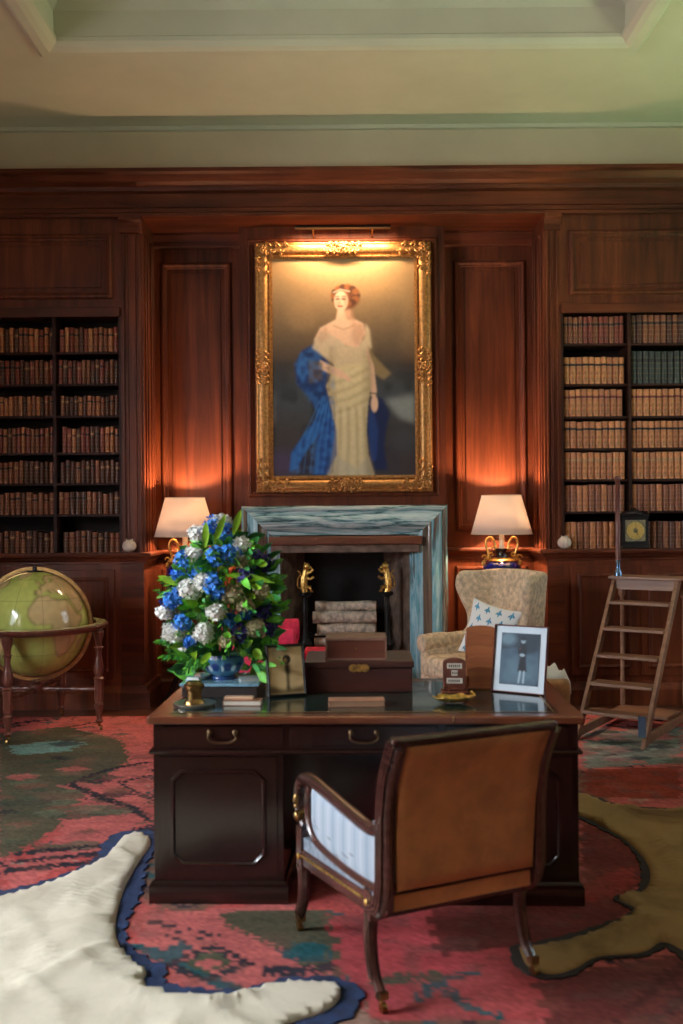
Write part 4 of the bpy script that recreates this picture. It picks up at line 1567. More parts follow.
# ================================================================== GLOBE
gx, gy, gz = -2.27, 7.37, .780
GR = .388
gt = thing('globe', 'large antique floor globe in yellow-green and tan on a turned walnut stand', 'globe', (gx, gy, .012), 0)
ras = Raster(361, 181, (196, 198, 106), -180, 180, 90, -90)
nG = smooth_noise(181, 361, 30, 4)
ras.put(np.clip((nG - .4) * 3, 0, 1), (168, 178, 92), .7)
LAND = {
    'africa': [(-17, 15), (-16, 22), (-9, 32), (-5, 36), (10, 37), (11, 33), (20, 31), (32, 31), (38, 20), (43, 12), (51, 12), (48, 5), (40, -4), (40, -15), (35, -22), (31, -30), (20, -35), (15, -27),
               (12, -15), (9, -1), (9, 4), (-4, 5), (-8, 4), (-13, 8)],
    'europe': [(-9, 37), (-9, 43), (-1, 44), (-4, 48), (3, 51), (8, 54), (11, 56), (20, 55), (24, 59), (30, 60), (24, 66), (14, 56), (6, 58), (8, 63), (20, 70), (40, 68), (60, 69), (75, 73), (100, 77),
               (140, 73), (178, 67), (160, 60), (140, 54), (130, 43), (122, 38), (121, 30), (108, 20), (104, 10), (98, 9), (96, 16), (88, 22), (80, 14), (77, 8), (72, 20), (62, 25), (56, 26), (50, 30),
               (58, 20), (52, 16), (44, 13), (36, 28), (35, 36), (27, 37), (28, 41), (23, 38), (19, 42), (13, 45), (18, 40), (12, 38), (8, 44), (0, 40), (-2, 37)],
    'uk': [(-5, 50), (1, 51), (0, 54), (-3, 58), (-6, 57), (-3, 54)],
    'namerica': [(-165, 62), (-160, 70), (-130, 70), (-95, 72), (-80, 70), (-92, 60), (-80, 52), (-78, 60), (-65, 59), (-56, 52), (-66, 45), (-75, 38), (-81, 30), (-90, 30), (-97, 26), (-95, 18),
                 (-88, 20), (-84, 11), (-92, 15), (-105, 20), (-114, 31), (-124, 40), (-125, 49), (-140, 59)],
    'samerica': [(-80, 8), (-72, 12), (-60, 9), (-50, 1), (-35, -6), (-39, -15), (-48, -26), (-57, -36), (-65, -42), (-68, -53), (-74, -50), (-72, -30), (-71, -18), (-81, -5)],
    'greenland': [(-45, 60), (-20, 70), (-20, 81), (-55, 82), (-60, 76), (-53, 67)],
    'australia': [(114, -22), (130, -12), (142, -11), (153, -27), (148, -38), (135, -34), (116, -35)],
    'madagascar': [(44, -25), (44, -16), (50, -14), (47, -25)],
}
for k, pts in LAND.items():
    ras.poly(pts, (120, 108, 62), 1)
    cx = sum(p[0] for p in pts) / len(pts)
    cy = sum(p[1] for p in pts) / len(pts)
    ras.poly([(cx + (x - cx) * .95, cy + (y - cy) * .95) for x, y in pts], (206, 178, 126), 1)
for lo_ in range(-180, 181, 30):
    ras.line([(lo_, -85), (lo_, 85)], .9, (112, 104, 64), .4)
for la in range(-60, 61, 30):
    ras.line([(-180, la), (180, la)], .9, (112, 104, 64), .4)
ras.grain(.05, 2, 8)
LON0 = -25


def sph(u, v):
    lon = (u * 360 - 180 - LON0) * np.pi / 180
    lat = (90 - v * 180) * np.pi / 180
    return GR * np.cos(lat) * np.sin(lon), -GR * np.cos(lat) * np.cos(lon), gz + GR * np.sin(lat)


raster_mesh('sphere', ras, sph, M['globemap'], gt)
b = MB()
b.rings([[Vector(((GR + r_) * math.sin(a), y_, gz + (GR + r_) * math.cos(a))) for r_, y_ in ((.008, -.012), (.034, -.012), (.034, .012), (.008, .012))] for a in [2 * math.pi * i / 72 for i in range(73)]], True, False)
b.done('meridian_ring', M['brass'], gt, smooth=True)
MB().lathe([(.0, gz + GR), (.06, gz + GR - .002), (.06, gz + GR + .005), (.02, gz + GR + .008), (.02, gz + GR + .035), (0, gz + GR + .036)], n=20).done('hour_disc', M['iron'], gt, smooth=True)
b = MB()
b.rings([[Vector((r_ * math.cos(a), r_ * math.sin(a), z)) for r_, z in ((.436, gz + .0), (.515, gz + .0), (.525, gz - .008), (.52, gz - .02), (.49, gz - .045), (.436, gz - .045))] for a in [2 * math.pi * i / 72 for i in range(73)]],
        True, False)
b.done('horizon_ring', M['globewood'], gt, smooth=True)
b = MB()
b.rings([[Vector((r_ * math.cos(a), r_ * math.sin(a), z)) for r_, z in ((.440, gz + .0005), (.508, gz + .0005), (.508, gz + .003), (.440, gz + .003))] for a in [2 * math.pi * i / 72 for i in range(73)]], True, False)
b.done('zodiac_paper', plain('horizon_paper', (206, 196, 140), .25, 0, .15, 20, 0, 60, .5), gt, smooth=True)
legp = [(.022, .055), (.03, .07), (.018, .085), (.022, .12), (.032, .17), (.036, .19), (.024, .205), (.034, .215), (.034, .225)]
legq = [(.034, .225), (.034, .37)]
legr = [(.034, .37), (.04, .38), (.024, .395), (.036, .42), (.04, .45), (.03, .50), (.02, .56), (.024, .60), (.036, .61), (.022, .62), (.026, .66), (.036, .69), (.042, .72), (.03, .74)]
for k in range(4):
    a = R(90 * k - 90) - R(6)
    lx, ly = .48 * math.cos(a), .48 * math.sin(a)
    lg = MB().lathe(legp, (lx, ly, 0), 14).lathe(legq, (lx, ly, 0), 8).lathe(legr, (lx, ly, 0), 14).done('leg', M['globewood'], gt, smooth=True)
    b = MB()
    b.lathe([(.014, .03), (.014, .056)], (lx, ly, 0), 8)
    b.tube([(lx - .008 + .015 * math.cos(a), ly + .015 * math.sin(a), .018), (lx + .008 + .015 * math.cos(a), ly + .015 * math.sin(a), .018)], .018, 12)
    b.done('caster', M['brass'], lg, smooth=True)
    dx, dy = math.cos(a), math.sin(a)
    pts, rads = [], []
    for i in range(13):
        q = .05 + (.45 - .05) * i / 12
        pts.append((dx * q, dy * q, .30))
        rads.append([.012, .02, .012, .014, .018, .014, .012, .022, .012, .014, .018, .014, .012][i])
    MB().tube(pts, rads, 10).done('stretcher', M['globewood'], gt, smooth=True)
MB().lathe([(.05, .27), (.055, .30), (.05, .33), (.02, .35), (.018, .36), (.03, .365), (.03, .372)], n=16).done('stretcher_boss', M['globewood'], gt, smooth=True)

# ================================================================== LIBRARY STEPS
lt_ = thing('library_steps', 'oak library steps with five treads and a tall hand pole before the right bookcase', 'ladder', (1.785, 6.7225, .012), R(-34.8))
TOPZ = 1.09
for s_ in (-1, 1):
    x = s_ * .235
    b = MB()
    pts = [(0, 0), (.075, 0), (.80 + .075, 1.07), (.80, 1.07)]
    b.rings([[Vector((x + q, y, z)) for y, z in pts] for q in (-.014, .014)])
    b.done('stile', M['ladder'], lt_, bevel=.003, bseg=1)
for k in range(5):
    z = .19 + k * .18
    y = .80 * z / 1.07
    MB().box(-.222, .222, y - .035, y + .13, z - .022, z).done('tread', M['ladder'], lt_, bevel=.005)
MB().box(-.265, .265, .76, 1.02, TOPZ - .022, TOPZ).done('platform', M['ladder'], lt_, bevel=.005)
MB().box(-.24, .24, .80, .82, TOPZ - .10, TOPZ - .022).done('apron', M['ladder'], lt_, bevel=.003)
for s_ in (-1, 1):
    MB().lathe([(.018, .0), (.018, .30), (.014, .32), (.016, .6), (.014, .92), (.026, .94), (.026, .98), (.016, 1.0), (.016, TOPZ - .022)], (s_ * .235, .98, 0), 12).done('rear_post', M['ladder'], lt_, smooth=True)
    MB().beam((s_ * .235, .05, .05), (s_ * .235, .97, .05), .03, .06).done('base_rail', M['ladder'], lt_, bevel=.004)
MB().box(-.22, .22, .945, 1.0, .02, .09).done('rear_rail', M['ladder'], lt_, bevel=.004)
MB().box(-.22, .22, .60, .88, .085, .105).done('low_shelf', M['ladder'], lt_, bevel=.004)
b = MB().lathe([(.02, TOPZ + .11), (.019, TOPZ + .4), (.017, 1.80), (.024, 1.81), (.026, 1.825), (.018, 1.84), (0, 1.845)], (-.20, .80, 0), 14)
b.done('hand_pole', M['globewood'], lt_, smooth=True)
MB().lathe([(.03, TOPZ), (.03, TOPZ + .03), (.018, TOPZ + .05), (.016, TOPZ + .08), (.021, TOPZ + .12)], (-.20, .80, 0), 14).done('pole_socket', M['steel'], lt_, smooth=True)
MB().box(.21, .26, -.006, .0, .08, .22).done('end_plate', M['steel'], lt_)


# ================================================================== DESK
DK = thing('desk', 'dark mahogany pedestal desk with green leather top in the centre of the room', 'desk', (.10, 4.475, .012), R(-2.0))
DH = .763
HW, HD = .8835, .465
MB().box(-HW, HW, -HD, HD, DH - .032, DH).done('desktop', M['desktop'], DK, bevel=.008, bseg=3)
MB().box(-HW + .09, HW - .09, -HD + .075, HD - .075, DH, DH + .0015).done('leather_inset', M['leather'], DK)
b = MB()
b.sweep([(-HW + .105, -HD + .09, DH + .0015), (HW - .105, -HD + .09, DH + .0015), (HW - .105, HD - .09, DH + .0015), (-HW + .105, HD - .09, DH + .0015)], [(0, 0), (0, .0006), (-.006, .0006), (-.006, 0)], (0, 0, 1), closed=True)
b.done('gilt_tooling', M['tooling'], DK)
BW, BD = .862, .435
MB().box(-BW, BW, -BD, BD, .615, DH - .032).done('frieze', M['mahog'], DK, bevel=.003, bseg=1)
b = MB()
b.sweep([(-BW, -BD, .615), (BW, -BD, .615), (BW, BD, .615), (-BW, BD, .615)], [(0, -.012), (.012, -.008), (.016, 0), (.012, .008), (0, .012)], (0, 0, 1), closed=True)
b.done('waist_moulding', M['mahog'], DK, smooth=True)
for sgn in (-1, 1):     # both long sides carry drawers
    for x0, x1 in ((-.82, -.33), (-.30, .30), (.33, .82)):
        yf = sgn * BD
        dr = MB().box(x0, x1, min(yf, yf + sgn * .008), max(yf, yf + sgn * .008), .64, DH - .042).done('drawer', M['mahog'], DK, bevel=.003, bseg=2)
        b = MB()
        cx = (x0 + x1) / 2
        yy_ = yf + sgn * .01
        for s_ in (-1, 1):
            b.ball((cx + s_ * .052, yy_ + sgn * .006, .695), (.013, .008, .013))
            b.ball((cx + s_ * .052, yy_ + sgn * .016, .695), (.006, .008, .006))
        b.tube(crom([(cx - .052, yy_ + sgn * .018, .695), (cx - .056, yy_ + sgn * .02, .675), (cx - .035, yy_ + sgn * .02, .660), (cx, yy_ + sgn * .02, .657), (cx + .035, yy_ + sgn * .02, .660), (cx + .056, yy_ + sgn * .02, .675),
                     (cx + .052, yy_ + sgn * .018, .695)], 4), .0045, 8)
        b.done('handle', M['oldbrass'], dr, smooth=True)
for s_ in (-1, 1):
    x0, x1 = (-BW, -.33) if s_ < 0 else (.33, BW)
    pd = MB().box(x0, x1, -BD, BD, .07, .615).done('pedestal', M['mahog_v'], DK, bevel=.003, bseg=1)
    b = MB()
    b.sweep([(x0, -BD, 0), (x1, -BD, 0), (x1, BD, 0), (x0, BD, 0)], [(-.1, 0), (.018, 0), (.018, .07), (.012, .082), (.004, .09), (-.1, .09)], (0, 0, 1), closed=True)
    b.done('plinth', M['mahog'], DK, smooth=True)
    for sgn in (-1, 1):
        yf = sgn * BD
        dx0, dx1 = x0 + .025, x1 - .025
        dz0, dz1 = .105, .595
        dr = MB().box(dx0, dx1, min(yf, yf + sgn * .006), max(yf, yf + sgn * .006), dz0, dz1).done('door', M['mahog_v'], DK, bevel=.002, bseg=1)
        c = .045
        a0, a1, c0_, c1_ = dx0 + .045, dx1 - .045, dz0 + .045, dz1 - .05
        oct_ = [(a0 + c, c0_), (a1 - c, c0_), (a1, c0_ + c), (a1, c1_ - c), (a1 - c, c1_), (a0 + c, c1_), (a0, c1_ - c), (a0, c0_ + c)]
        if sgn > 0:
            oct_ = oct_[::-1]
        b = MB()
        b.sweep([(p[0], yf + sgn * .006, p[1]) for p in oct_], [(0, 0), (-.002, .008), (-.012, .010), (-.018, .004), (-.02, 0)], (0, sgn, 0), closed=True)
        b.done('panel_moulding', M['mahog_v'], dr, smooth=True)
MB().box(-.33, .33, .0, .02, .07, .615).done('kneehole_back', M['mahog_v'], DK)
MB().lathe([(.004, .0), (.004, .02)], (.36, -HD - .0, DH - .02), 8).xf(Matrix.Identity(4)).done('key', M['brass'], DK)

DZ = .012 + DH + .0018     # working height of the leather


def on_desk(px_, py_):
    return FL(px_, py_, DZ)


# flat box with marbled top, books, bowl, flowers ----------------------
p0 = on_desk(221, 698)
fb = thing('flat_box', 'wide flat dark box with pale blue marbled top under the flower bowl', 'box', (p0.x, p0.y + .155, DZ), R(-3))
MB().box(-.17, .17, -.15, .15, 0, .05).done('body', M['darkcover'], fb, bevel=.004)
MB().box(-.178, .178, -.158, .158, .05, .064).done('lid', M['glassblue'], fb, bevel=.003)
bz = DZ + .064
bk = thing('book', 'thin pale blue book lying on the flat box left of the flower bowl', 'book', (p0.x - .115, p0.y + .14, bz), R(-30))
MB().box(-.04, .04, -.06, .06, 0, .003).box(-.04, .04, -.06, .06, .013, .016).done('cover', M['glassblue'], bk)
MB().box(-.037, .038, -.057, .057, .003, .013).done('pages', M['paper'], bk)
bk = thing('book', 'small pale grey booklet lying on the flat box right of the flower bowl', 'book', (p0.x + .115, p0.y + .10, bz), R(12))
MB().box(-.045, .045, -.055, .055, 0, .002).box(-.045, .045, -.055, .055, .009, .011).done('cover', plain('pale_grey_cover', (170, 190, 200), .3), bk)
MB().box(-.042, .043, -.052, .052, .002, .009).done('pages', M['paper'], bk)

bx_, by_ = p0.x - .005, p0.y + .155
bw = thing('flower_bowl', 'blue and white porcelain bowl holding the flower arrangement', 'vase', (bx_, by_, bz))
ras = Raster(120, 60, (70, 120, 150), 0, 1, 0, 1)
for k in range(10):
    ras.ell(k / 10 + .05, .45, .035, .16, (24, 50, 110), .4)
    ras.ell(k / 10, .5, .02, .12, (206, 222, 224), .5)
ras.put(((ras.V < .1) | (ras.V > .86)).astype(float), (28, 54, 116), .9)


def bowl(u, v):
    a = u * 2 * np.pi
    t = 1 - v
    r_ = np.interp(t, [0, .06, .12, .3, .6, .85, 1.0], [.052, .055, .045, .072, .092, .090, .086])
    return r_ * np.sin(a), -r_ * np.cos(a), .112 * t


raster_mesh('bowl', ras, bowl, M['porcelain'], bw).modifiers.new('thick', 'SOLIDIFY').thickness = -.004
MB().lathe([(.05, .0), (.05, .006), (0, .006)], n=24).done('foot', M['cobalt'], bw)

fl = thing('flower_arrangement', 'tall bouquet of white hydrangeas, blue delphiniums and green foliage on the desk', 'flowers', (bx_, by_, bz + .05))
rnd = random.Random(21)
FD = by_


def fpos(px_, py_, off):
    """place on the bouquet: px, py of a bloom and its distance in front of the centre"""
    p = P(px_, py_, FD - off)
    return p - fl.location


blooms = [
    # px, py, off, kind, size
    (221, 523, .05, 'w', .052), (199, 534, .06, 'w', .05), (240, 545, .08, 'w', .055), (194, 555, .1, 'w', .05), (243, 562, .1, 'c', .045),
    (190, 588, .14, 'w', .062), (204, 582, .15, 'w', .05), (216, 612, .18, 'w', .052), (165, 612, .1, 'w', .045), (174, 632, .13, 'w', .058), (203, 632, .16, 'w', .055),
    (186, 646, .1, 'w', .04), (232, 594, .15, 'c', .055), (262, 592, .1, 'c', .05), (254, 628, .12, 'c', .055), (226, 640, .14, 'c', .04), (180, 612, .05, 'c', .05), (246, 606, .13, 'c', .05),
    (212, 526, .08, 'b', .045), (224, 531, .08, 'b', .045), (215, 556, .13, 'b', .055), (229, 553, .13, 'b', .05), (184, 560, .1, 'b', .05), (196, 572, .1, 'b', .045), (178, 575, .08, 'b', .04),
    (212, 583, .17, 'b', .05), (218, 592, .17, 'b', .045), (170, 600, .12, 'b', .045), (178, 595, .12, 'b', .04), (182, 622, .15, 'b', .045), (246, 612, .13, 'b', .04), (229, 620, .14, 'b', .04),
    (240, 632, .12, 'v', .05), (262, 612, .08, 'v', .05), (252, 558, .05, 'v', .05), (264, 563, .02, 'v', .045), (244, 575, .1, 'v', .045), (268, 628, .05, 'v', .04), (190, 642, .15, 'b', .03)]
for (bx0, by0, off, kind, size) in blooms:
    size *= .84
    c = fpos(bx0, by0, off)
    b = MB()
    mt = {'w': M['petal_w'], 'c': M['petal_c'], 'b': M['petal_b'], 'v': M['petal_v']}[kind]
    npt = 84 if kind in 'wc' else 28
    if kind in 'wc':
        b.ball(c, (size * .62, size * .62, size * .55), n=10, m=7)
        lob = [Vector((rnd.uniform(-1, 1), rnd.uniform(-1, 1), rnd.uniform(-1, 1))).normalized() for _ in range(5)]
    for k in range(npt):
        # fibonacci sphere of four-petalled florets
        y_ = 1 - 2 * (k + .5) / npt
        rr_ = math.sqrt(1 - y_ * y_)
        a = k * 2.399963
        nrm = Vector((rr_ * math.cos(a), rr_ * math.sin(a), y_))
        size_ = size * rnd.uniform(.78, 1.1)
        q = c + nrm * size_ * ((.78 + .34 * max(0, max(nrm.dot(v_) for v_ in lob)) ** 3) if kind in 'wc' else rnd.uniform(.6, 1.2))
        if kind in 'wc':
            q.z = c.z + (q.z - c.z) * .85
        t1 = nrm.orthogonal().normalized()
        t2 = nrm.cross(t1)
        pr = .014 if kind in 'wc' else .015
        a0_ = rnd.uniform(0, 6)
        nb = 4 if kind in 'wc' else 5
        cv = b.b.verts.new(q - nrm * .002)
        for m_ in range(nb):
            aa = a0_ + m_ * 6.2832 / nb
            ww = 6.2832 / nb * .46
            e0 = q + (t1 * math.cos(aa - ww) + t2 * math.sin(aa - ww)) * pr * .8 + nrm * .003
            e1 = q + (t1 * math.cos(aa) + t2 * math.sin(aa)) * pr * 1.25 + nrm * rnd.uniform(-.003, .012)
            e2 = q + (t1 * math.cos(aa + ww) + t2 * math.sin(aa + ww)) * pr * .8 + nrm * .003
            b.face([cv, b.b.verts.new(e0), b.b.verts.new(e1), b.b.verts.new(e2)])
    b.done({'w': 'hydrangea', 'c': 'hydrangea', 'b': 'delphinium', 'v': 'delphinium'}[kind], mt, fl, smooth='all')


def leaf(b, p, d, L, w_, mi, curl=.2):
    d = d.normalized()
    s_ = d.cross(Vector((rnd.uniform(-.3, .3), -1, rnd.uniform(-.2, .2)))).normalized()
    n_ = s_.cross(d)
    prev = None
    for i in range(6):
        t = i / 5
        ww = w_ * math.sin(math.pi * min(1, t * .93 + .05)) ** .8
        c = p + d * L * t + n_ * curl * L * t * t - Vector((0, 0, 1)) * .15 * L * t * t
        row = [b.b.verts.new(c - s_ * ww + n_ * ww * .3), b.b.verts.new(c), b.b.verts.new(c + s_ * ww + n_ * ww * .3)]
        if prev:
            b.face([prev[0], prev[1], row[1], row[0]], mi)
            b.face([prev[1], prev[2], row[2], row[1]], mi)
        prev = row


b = MB()
cz = .33
for k in range(760):
    # in the volume of the bouquet: an egg, wider at the lower half
    u = rnd.uniform(-1, 1)
    zz_ = rnd.uniform(-.08, .60)
    env = math.sqrt(max(0.02, 1 - ((zz_ - .18) / (.45 if zz_ > .18 else .34)) ** 2)) * .25
    a = rnd.uniform(0, 6.283)
    q = rnd.uniform(.35, 1.0) * env
    p = Vector((q * math.cos(a) + .01, q * math.sin(a) * .75, zz_))
    d = Vector((math.cos(a) * .8, math.sin(a) * .8, rnd.uniform(-.3, .9)))
    if zz_ < .06 and abs(p.x) < .13 and p.y < .05:
        continue
    leaf(b, p, d, rnd.uniform(.05, .11), rnd.uniform(.010, .022), rnd.choice([0, 0, 0, 1, 1, 1, 2]), rnd.uniform(-.2, .3))
# feathery fern sprays round the lower left and right
for px_, py_ in ((165, 655), (180, 662), (196, 660), (240, 650), (262, 648), (272, 640), (164, 580), (160, 590), (276, 600), (270, 575), (205, 662), (172, 648), (188, 668), (160, 640), (268, 655)):
    e = fpos(px_, py_, .08)
    s0 = Vector((e.x * .35, e.y * .3, max(.06, e.z * .6)))
    for i in range(10):
        t = .3 + .7 * i / 9
        p = s0.lerp(e, t)
        for sg in (-1, 1):
            d = (e - s0).normalized() + Vector((sg * .6, -.2, -.5))
            leaf(b, p, d, .035, .005, 0 if i % 2 else 1, .1)
for px0, py0, px1, py1 in ((225, 575, 270, 575), (205, 548, 206, 520), (233, 535, 240, 508), (176, 585, 160, 574), (195, 660, 192, 640), (214, 545, 224, 512), (250, 580, 275, 597), (200, 560, 215, 545)):
    a_, c_ = fpos(px0, py0, .12), fpos(px1, py1, .12)
    leaf(b, a_, c_ - a_, (c_ - a_).length * 1.1, .016, 2, .05)
o = b.done('leaves', [M['leaf'], M['leaf2'], M['leaf3']], fl, smooth='all')
o['kind'] = 'stuff'
b = MB()
for (bx0, by0, off, kind, size) in blooms:
    c = fpos(bx0, by0, off)
    b.tube([Vector((c.x * .10, c.y * .10, -.03)), Vector((c.x * .25, c.y * .22, .07)), c.lerp(Vector((0, 0, .07)), .35), c], .003, 5)
o = b.done('stems', M['leaf2'], fl)
o['kind'] = 'stuff'

# inkstand ---------------------------------------------------------------
q = on_desk(194, 706)
it = thing('inkstand', 'round pewter and brass inkstand at the left end of the desk', 'inkstand', (q.x, q.y + .01, DZ))
MB().lathe([(.0, 0), (.085, 0), (.09, .006), (.092, .014), (.085, .016), (.07, .010), (0, .010)], n=36).done('tray', M['silver'], it, smooth=True)
MB().lathe([(.046, .010), (.044, .018), (.032, .03), (.030, .055), (.036, .072), (.044, .082), (.044, .090), (.036, .096), (0, .097)], n=28).done('inkwell', M['brass'], it, smooth=True)
MB().lathe([(.036, .096), (.03, .104), (.0, .106)], n=24).done('lid', M['brass'], it, smooth=True)

# small leather book with a paler one
q = on_desk(242, 706)
bk = thing('book', 'small worn pinkish brown notebook lying right of the inkstand', 'book', (q.x + .002, q.y + .035, DZ), R(-4))
MB().box(-.082, .082, -.035, .035, 0, .003).box(-.082, .082, -.035, .035, .019, .022).box(-.084, -.080, -.035, .035, 0, .022).done('cover', M['pinkbrown'], bk, bevel=.0015, bseg=1)
MB().box(-.079, .079, -.033, .033, .003, .019).done('pages', M['paper'], bk)
bk2 = thing('spectacle_case', 'pale tan slim case lying on the pinkish brown notebook', 'case', (q.x - .015, q.y + .035, DZ + .022), R(-4))
MB().box(-.064, .064, -.022, .022, 0, .014).done('case_body', plain('pale_tan_leather', (206, 164, 134), .4, 0, .1), bk2, bevel=.006, bseg=3)

q = on_desk(357, 707)
bk = thing('book', 'slim brown leather pocket book in front of the wooden chest', 'book', (q.x, q.y + .045, DZ), R(1))
MB().box(-.118, .118, -.045, .045, 0, .003).box(-.118, .118, -.045, .045, .023, .026).box(-.121, -.117, -.045, .045, 0, .026).done('cover', M['pinkbrown'], bk, bevel=.0015, bseg=1)
MB().box(-.115, .115, -.042, .042, .003, .023).done('pages', plain('browned_page', (150, 116, 88), .7), bk)

# chest and smaller box ---------------------------------------------------
q = on_desk(360, 693)
ch = thing('wooden_chest', 'large dark wooden chest with brass lock plate in the middle of the desk', 'box', (q.x - .0, q.y + .185, DZ), R(-1))
MB().box(-.242, .242, -.175, .175, 0, .112).done('body', M['boxdark'], ch, bevel=.003, bseg=1)
MB().box(-.250, .250, -.183, .183, .112, .142).done('lid', M['boxdark'], ch, bevel=.006)
b = MB()
for dx in (-.026, 0, .026):
    b.extr([(math.cos(a) * .021 + dx, math.sin(a) * .018 + .113) for a in [i * 6.283 / 16 for i in range(16)]], Matrix.Translation((0, -.1835, 0)) @ Matrix.Rotation(R(90), 4, 'X'), .003 + .0006 * (dx > 0) + .0003 * (dx == 0))
b.done('lock_plate', M['gold'], ch)
zc = DZ + .142
s_ = FL(356.5, 660, zc)
sb_ = thing('wooden_box', 'smaller reddish wooden box with a pale rim standing on the dark chest', 'box', (s_.x + .0, s_.y + .105, zc), R(-1))
MB().box(-.137, .137, -.10, .10, 0, .088).done('body', M['boxwood'], sb_, bevel=.002, bseg=1)
MB().box(-.141, .141, -.104, .104, .088, .102).done('lid', plain('pale_box_lid', (138, 104, 88), .4, 0, .15), sb_, bevel=.003)
b = MB()
for x in (-.137, .137):
    b.box(x - .004, x + .004, -.104, -.098, 0, .088)
b.box(-.141, .141, -.104, -.098, 0, .008)
b.done('edge_banding', plain('pale_banding', (140, 108, 90), .4), sb_)
MB().ball((0, -.101, .052), (.004, .003, .006), n=8, m=5).done('keyhole', M['brass'], sb_)


# photograph frames ---------------------------------------------------------
def photo(name, label, BLc, BRc, Hh, lean, mat_frame, border, ras_, mount, mount_mat):
    """BLc, BRc: bottom corners on the desk; Hh height; lean back angle"""
    w_ = (BRc - BLc).length
    ang = math.atan2(BRc.y - BLc.y, BRc.x - BLc.x)
    mid = (BLc + BRc) / 2
    t = thing(name, label, 'photo frame', (mid.x, mid.y, DZ), ang)
    T = Matrix.Translation((0, 0, .001)) @ Matrix.Rotation(-lean, 4, 'X')
    b = MB().sweep(rect_path(-w_ / 2 + border, w_ / 2 - border, border, Hh - border, 0), [(0, 0), (0, .006), (border * .5, .010), (border, .006), (border, -.008), (0, -.008)], (0, -1, 0), closed=True).xf(T)
    b.done('frame', mat_frame, t, smooth=True)
    MB().box(-w_ / 2 + border, w_ / 2 - border, .002, .007, border, Hh - border).xf(T).done('mount', mount_mat, t)
    x0, x1, z0, z1 = -w_ / 2 + border + mount, w_ / 2 - border - mount, border + mount * 1.0, Hh - border - mount

    def pos(u, v):
        x = x0 + (x1 - x0) * u
        z = z1 + (z0 - z1) * v
        y = -.0005 + 0 * u
        c, s2 = math.cos(-lean), math.sin(-lean)
        return x, y * c - z * s2, y * s2 + z * c + .001
    raster_mesh('photograph', ras_, pos, M['print'], t)
    ft = T @ Vector((0, .012, Hh * .7))
    MB().beam(ft, (0, ft.y + Hh * .30, .003), .04, .004, (1, 0, 0)).done('strut', mat_frame, t)
    return t


ras = Raster(70, 90, (240, 212, 160), 0, 1, 0, 1)
ras.put(smooth_noise(90, 70, 12, 3), (206, 176, 124), .6)
ras.ell(.54, .27, .12, .10, (52, 42, 32), .3)
ras.ell(.50, .30, .055, .06, (150, 122, 84), .3)
ras.poly([(.48, .36), (.60, .36), (.64, .55), (.58, .62), (.60, .95), (.50, .95), (.52, .62), (.46, .50)], (66, 54, 40), 2)
ras.ell(.3, .12, .3, .10, (112, 96, 66), .6, .6)
ras.poly([(0, .8), (.4, .92), (1, .85), (1, 1), (0, 1)], (118, 96, 62), 3)
A_, B_ = on_desk(268, 698), on_desk(305, 692)
B_ = A_ + (B_ - A_) * 1.0
photo('photo_frame', 'dark framed sepia photograph of a small standing figure beside the flowers', A_, Vector((A_.x + .170, A_.y + .06, A_.z)), .232, R(12), M['blackwood'], .011, ras, .0, M['paper'])
ras = Raster(80, 110, (52, 72, 88), 0, 1, 0, 1)
ras.put(smooth_noise(110, 80, 10, 6), (84, 108, 124), .6)
ras.poly([(0, 0), (1, 0), (1, .32), (.75, .40), (.3, .28), (0, .34)], (30, 42, 52), 3, .9)
ras.ell(.18, .12, .2, .12, (112, 138, 152), .8, .7)
ras.poly([(.2, .5), (.9, .55), (.9, .9), (.1, .9)], (96, 122, 136), 8, .6)
ras.poly([(.50, .20), (.64, .20), (.68, .34), (.66, .48), (.70, .74), (.46, .74), (.50, .48), (.44, .36)], (16, 22, 30), 1)
ras.ell(.57, .14, .06, .055, (150, 168, 178), .3)
ras.ell(.57, .10, .08, .04, (20, 26, 34), .3)
ras.ell(.56, .42, .07, .03, (150, 168, 178), .4)
ras.line([(.53, .74), (.50, .94)], .045, (160, 178, 188))
ras.line([(.63, .74), (.62, .94)], .045, (160, 178, 188))
A_ = on_desk(491, 691)
B_ = on_desk(545, 696)
photo('photo_frame', 'larger photograph of a standing woman in a white mount and thin reddish frame', A_, B_, .305, R(11), M['rimwood'], .006, ras, .030, M['mat_board'])

# desk calendar ---------------------------------------------------------
q = on_desk(455, 693)
ca = thing('desk_calendar', 'small arched wooden desk calendar with three white windows', 'calendar', (q.x, q.y + .02, DZ), R(-4))
T = Matrix.Rotation(R(90), 4, 'X')
out = [(-.052, .012), (.052, .012), (.052, .135)] + [(.052 * math.cos(a), .135 + .022 * math.sin(a)) for a in [math.pi * i / 10 for i in range(1, 10)]] + [(-.052, .135)]
MB().extr(out, Matrix.Translation((0, .018, 0)) @ T, .034).done('body', M['boxwood'], ca, bevel=.003)
MB().box(-.062, .062, -.035, .035, 0, .012).done('base', M['boxwood'], ca, bevel=.003)
for (cx, cz, ww, hh_) in ((0, .122, .034, .012), (0, .090, .014, .012), (0, .055, .036, .012)):
    o = MB().box(cx - ww, cx + ww, -.0175, -.016, cz - hh_, cz + hh_).done('window', M['paper'], ca)
    b = MB()
    rs_ = random.Random(int(cz * 1000))
    x = cx - ww * .75
    while x < cx + ww * .7:
        b.box(x, x + .005, -.0180, -.0175, cz - hh_ * .5, cz + hh_ * .5)
        x += .009
    b.done('date_print', M['blackwood'], o)

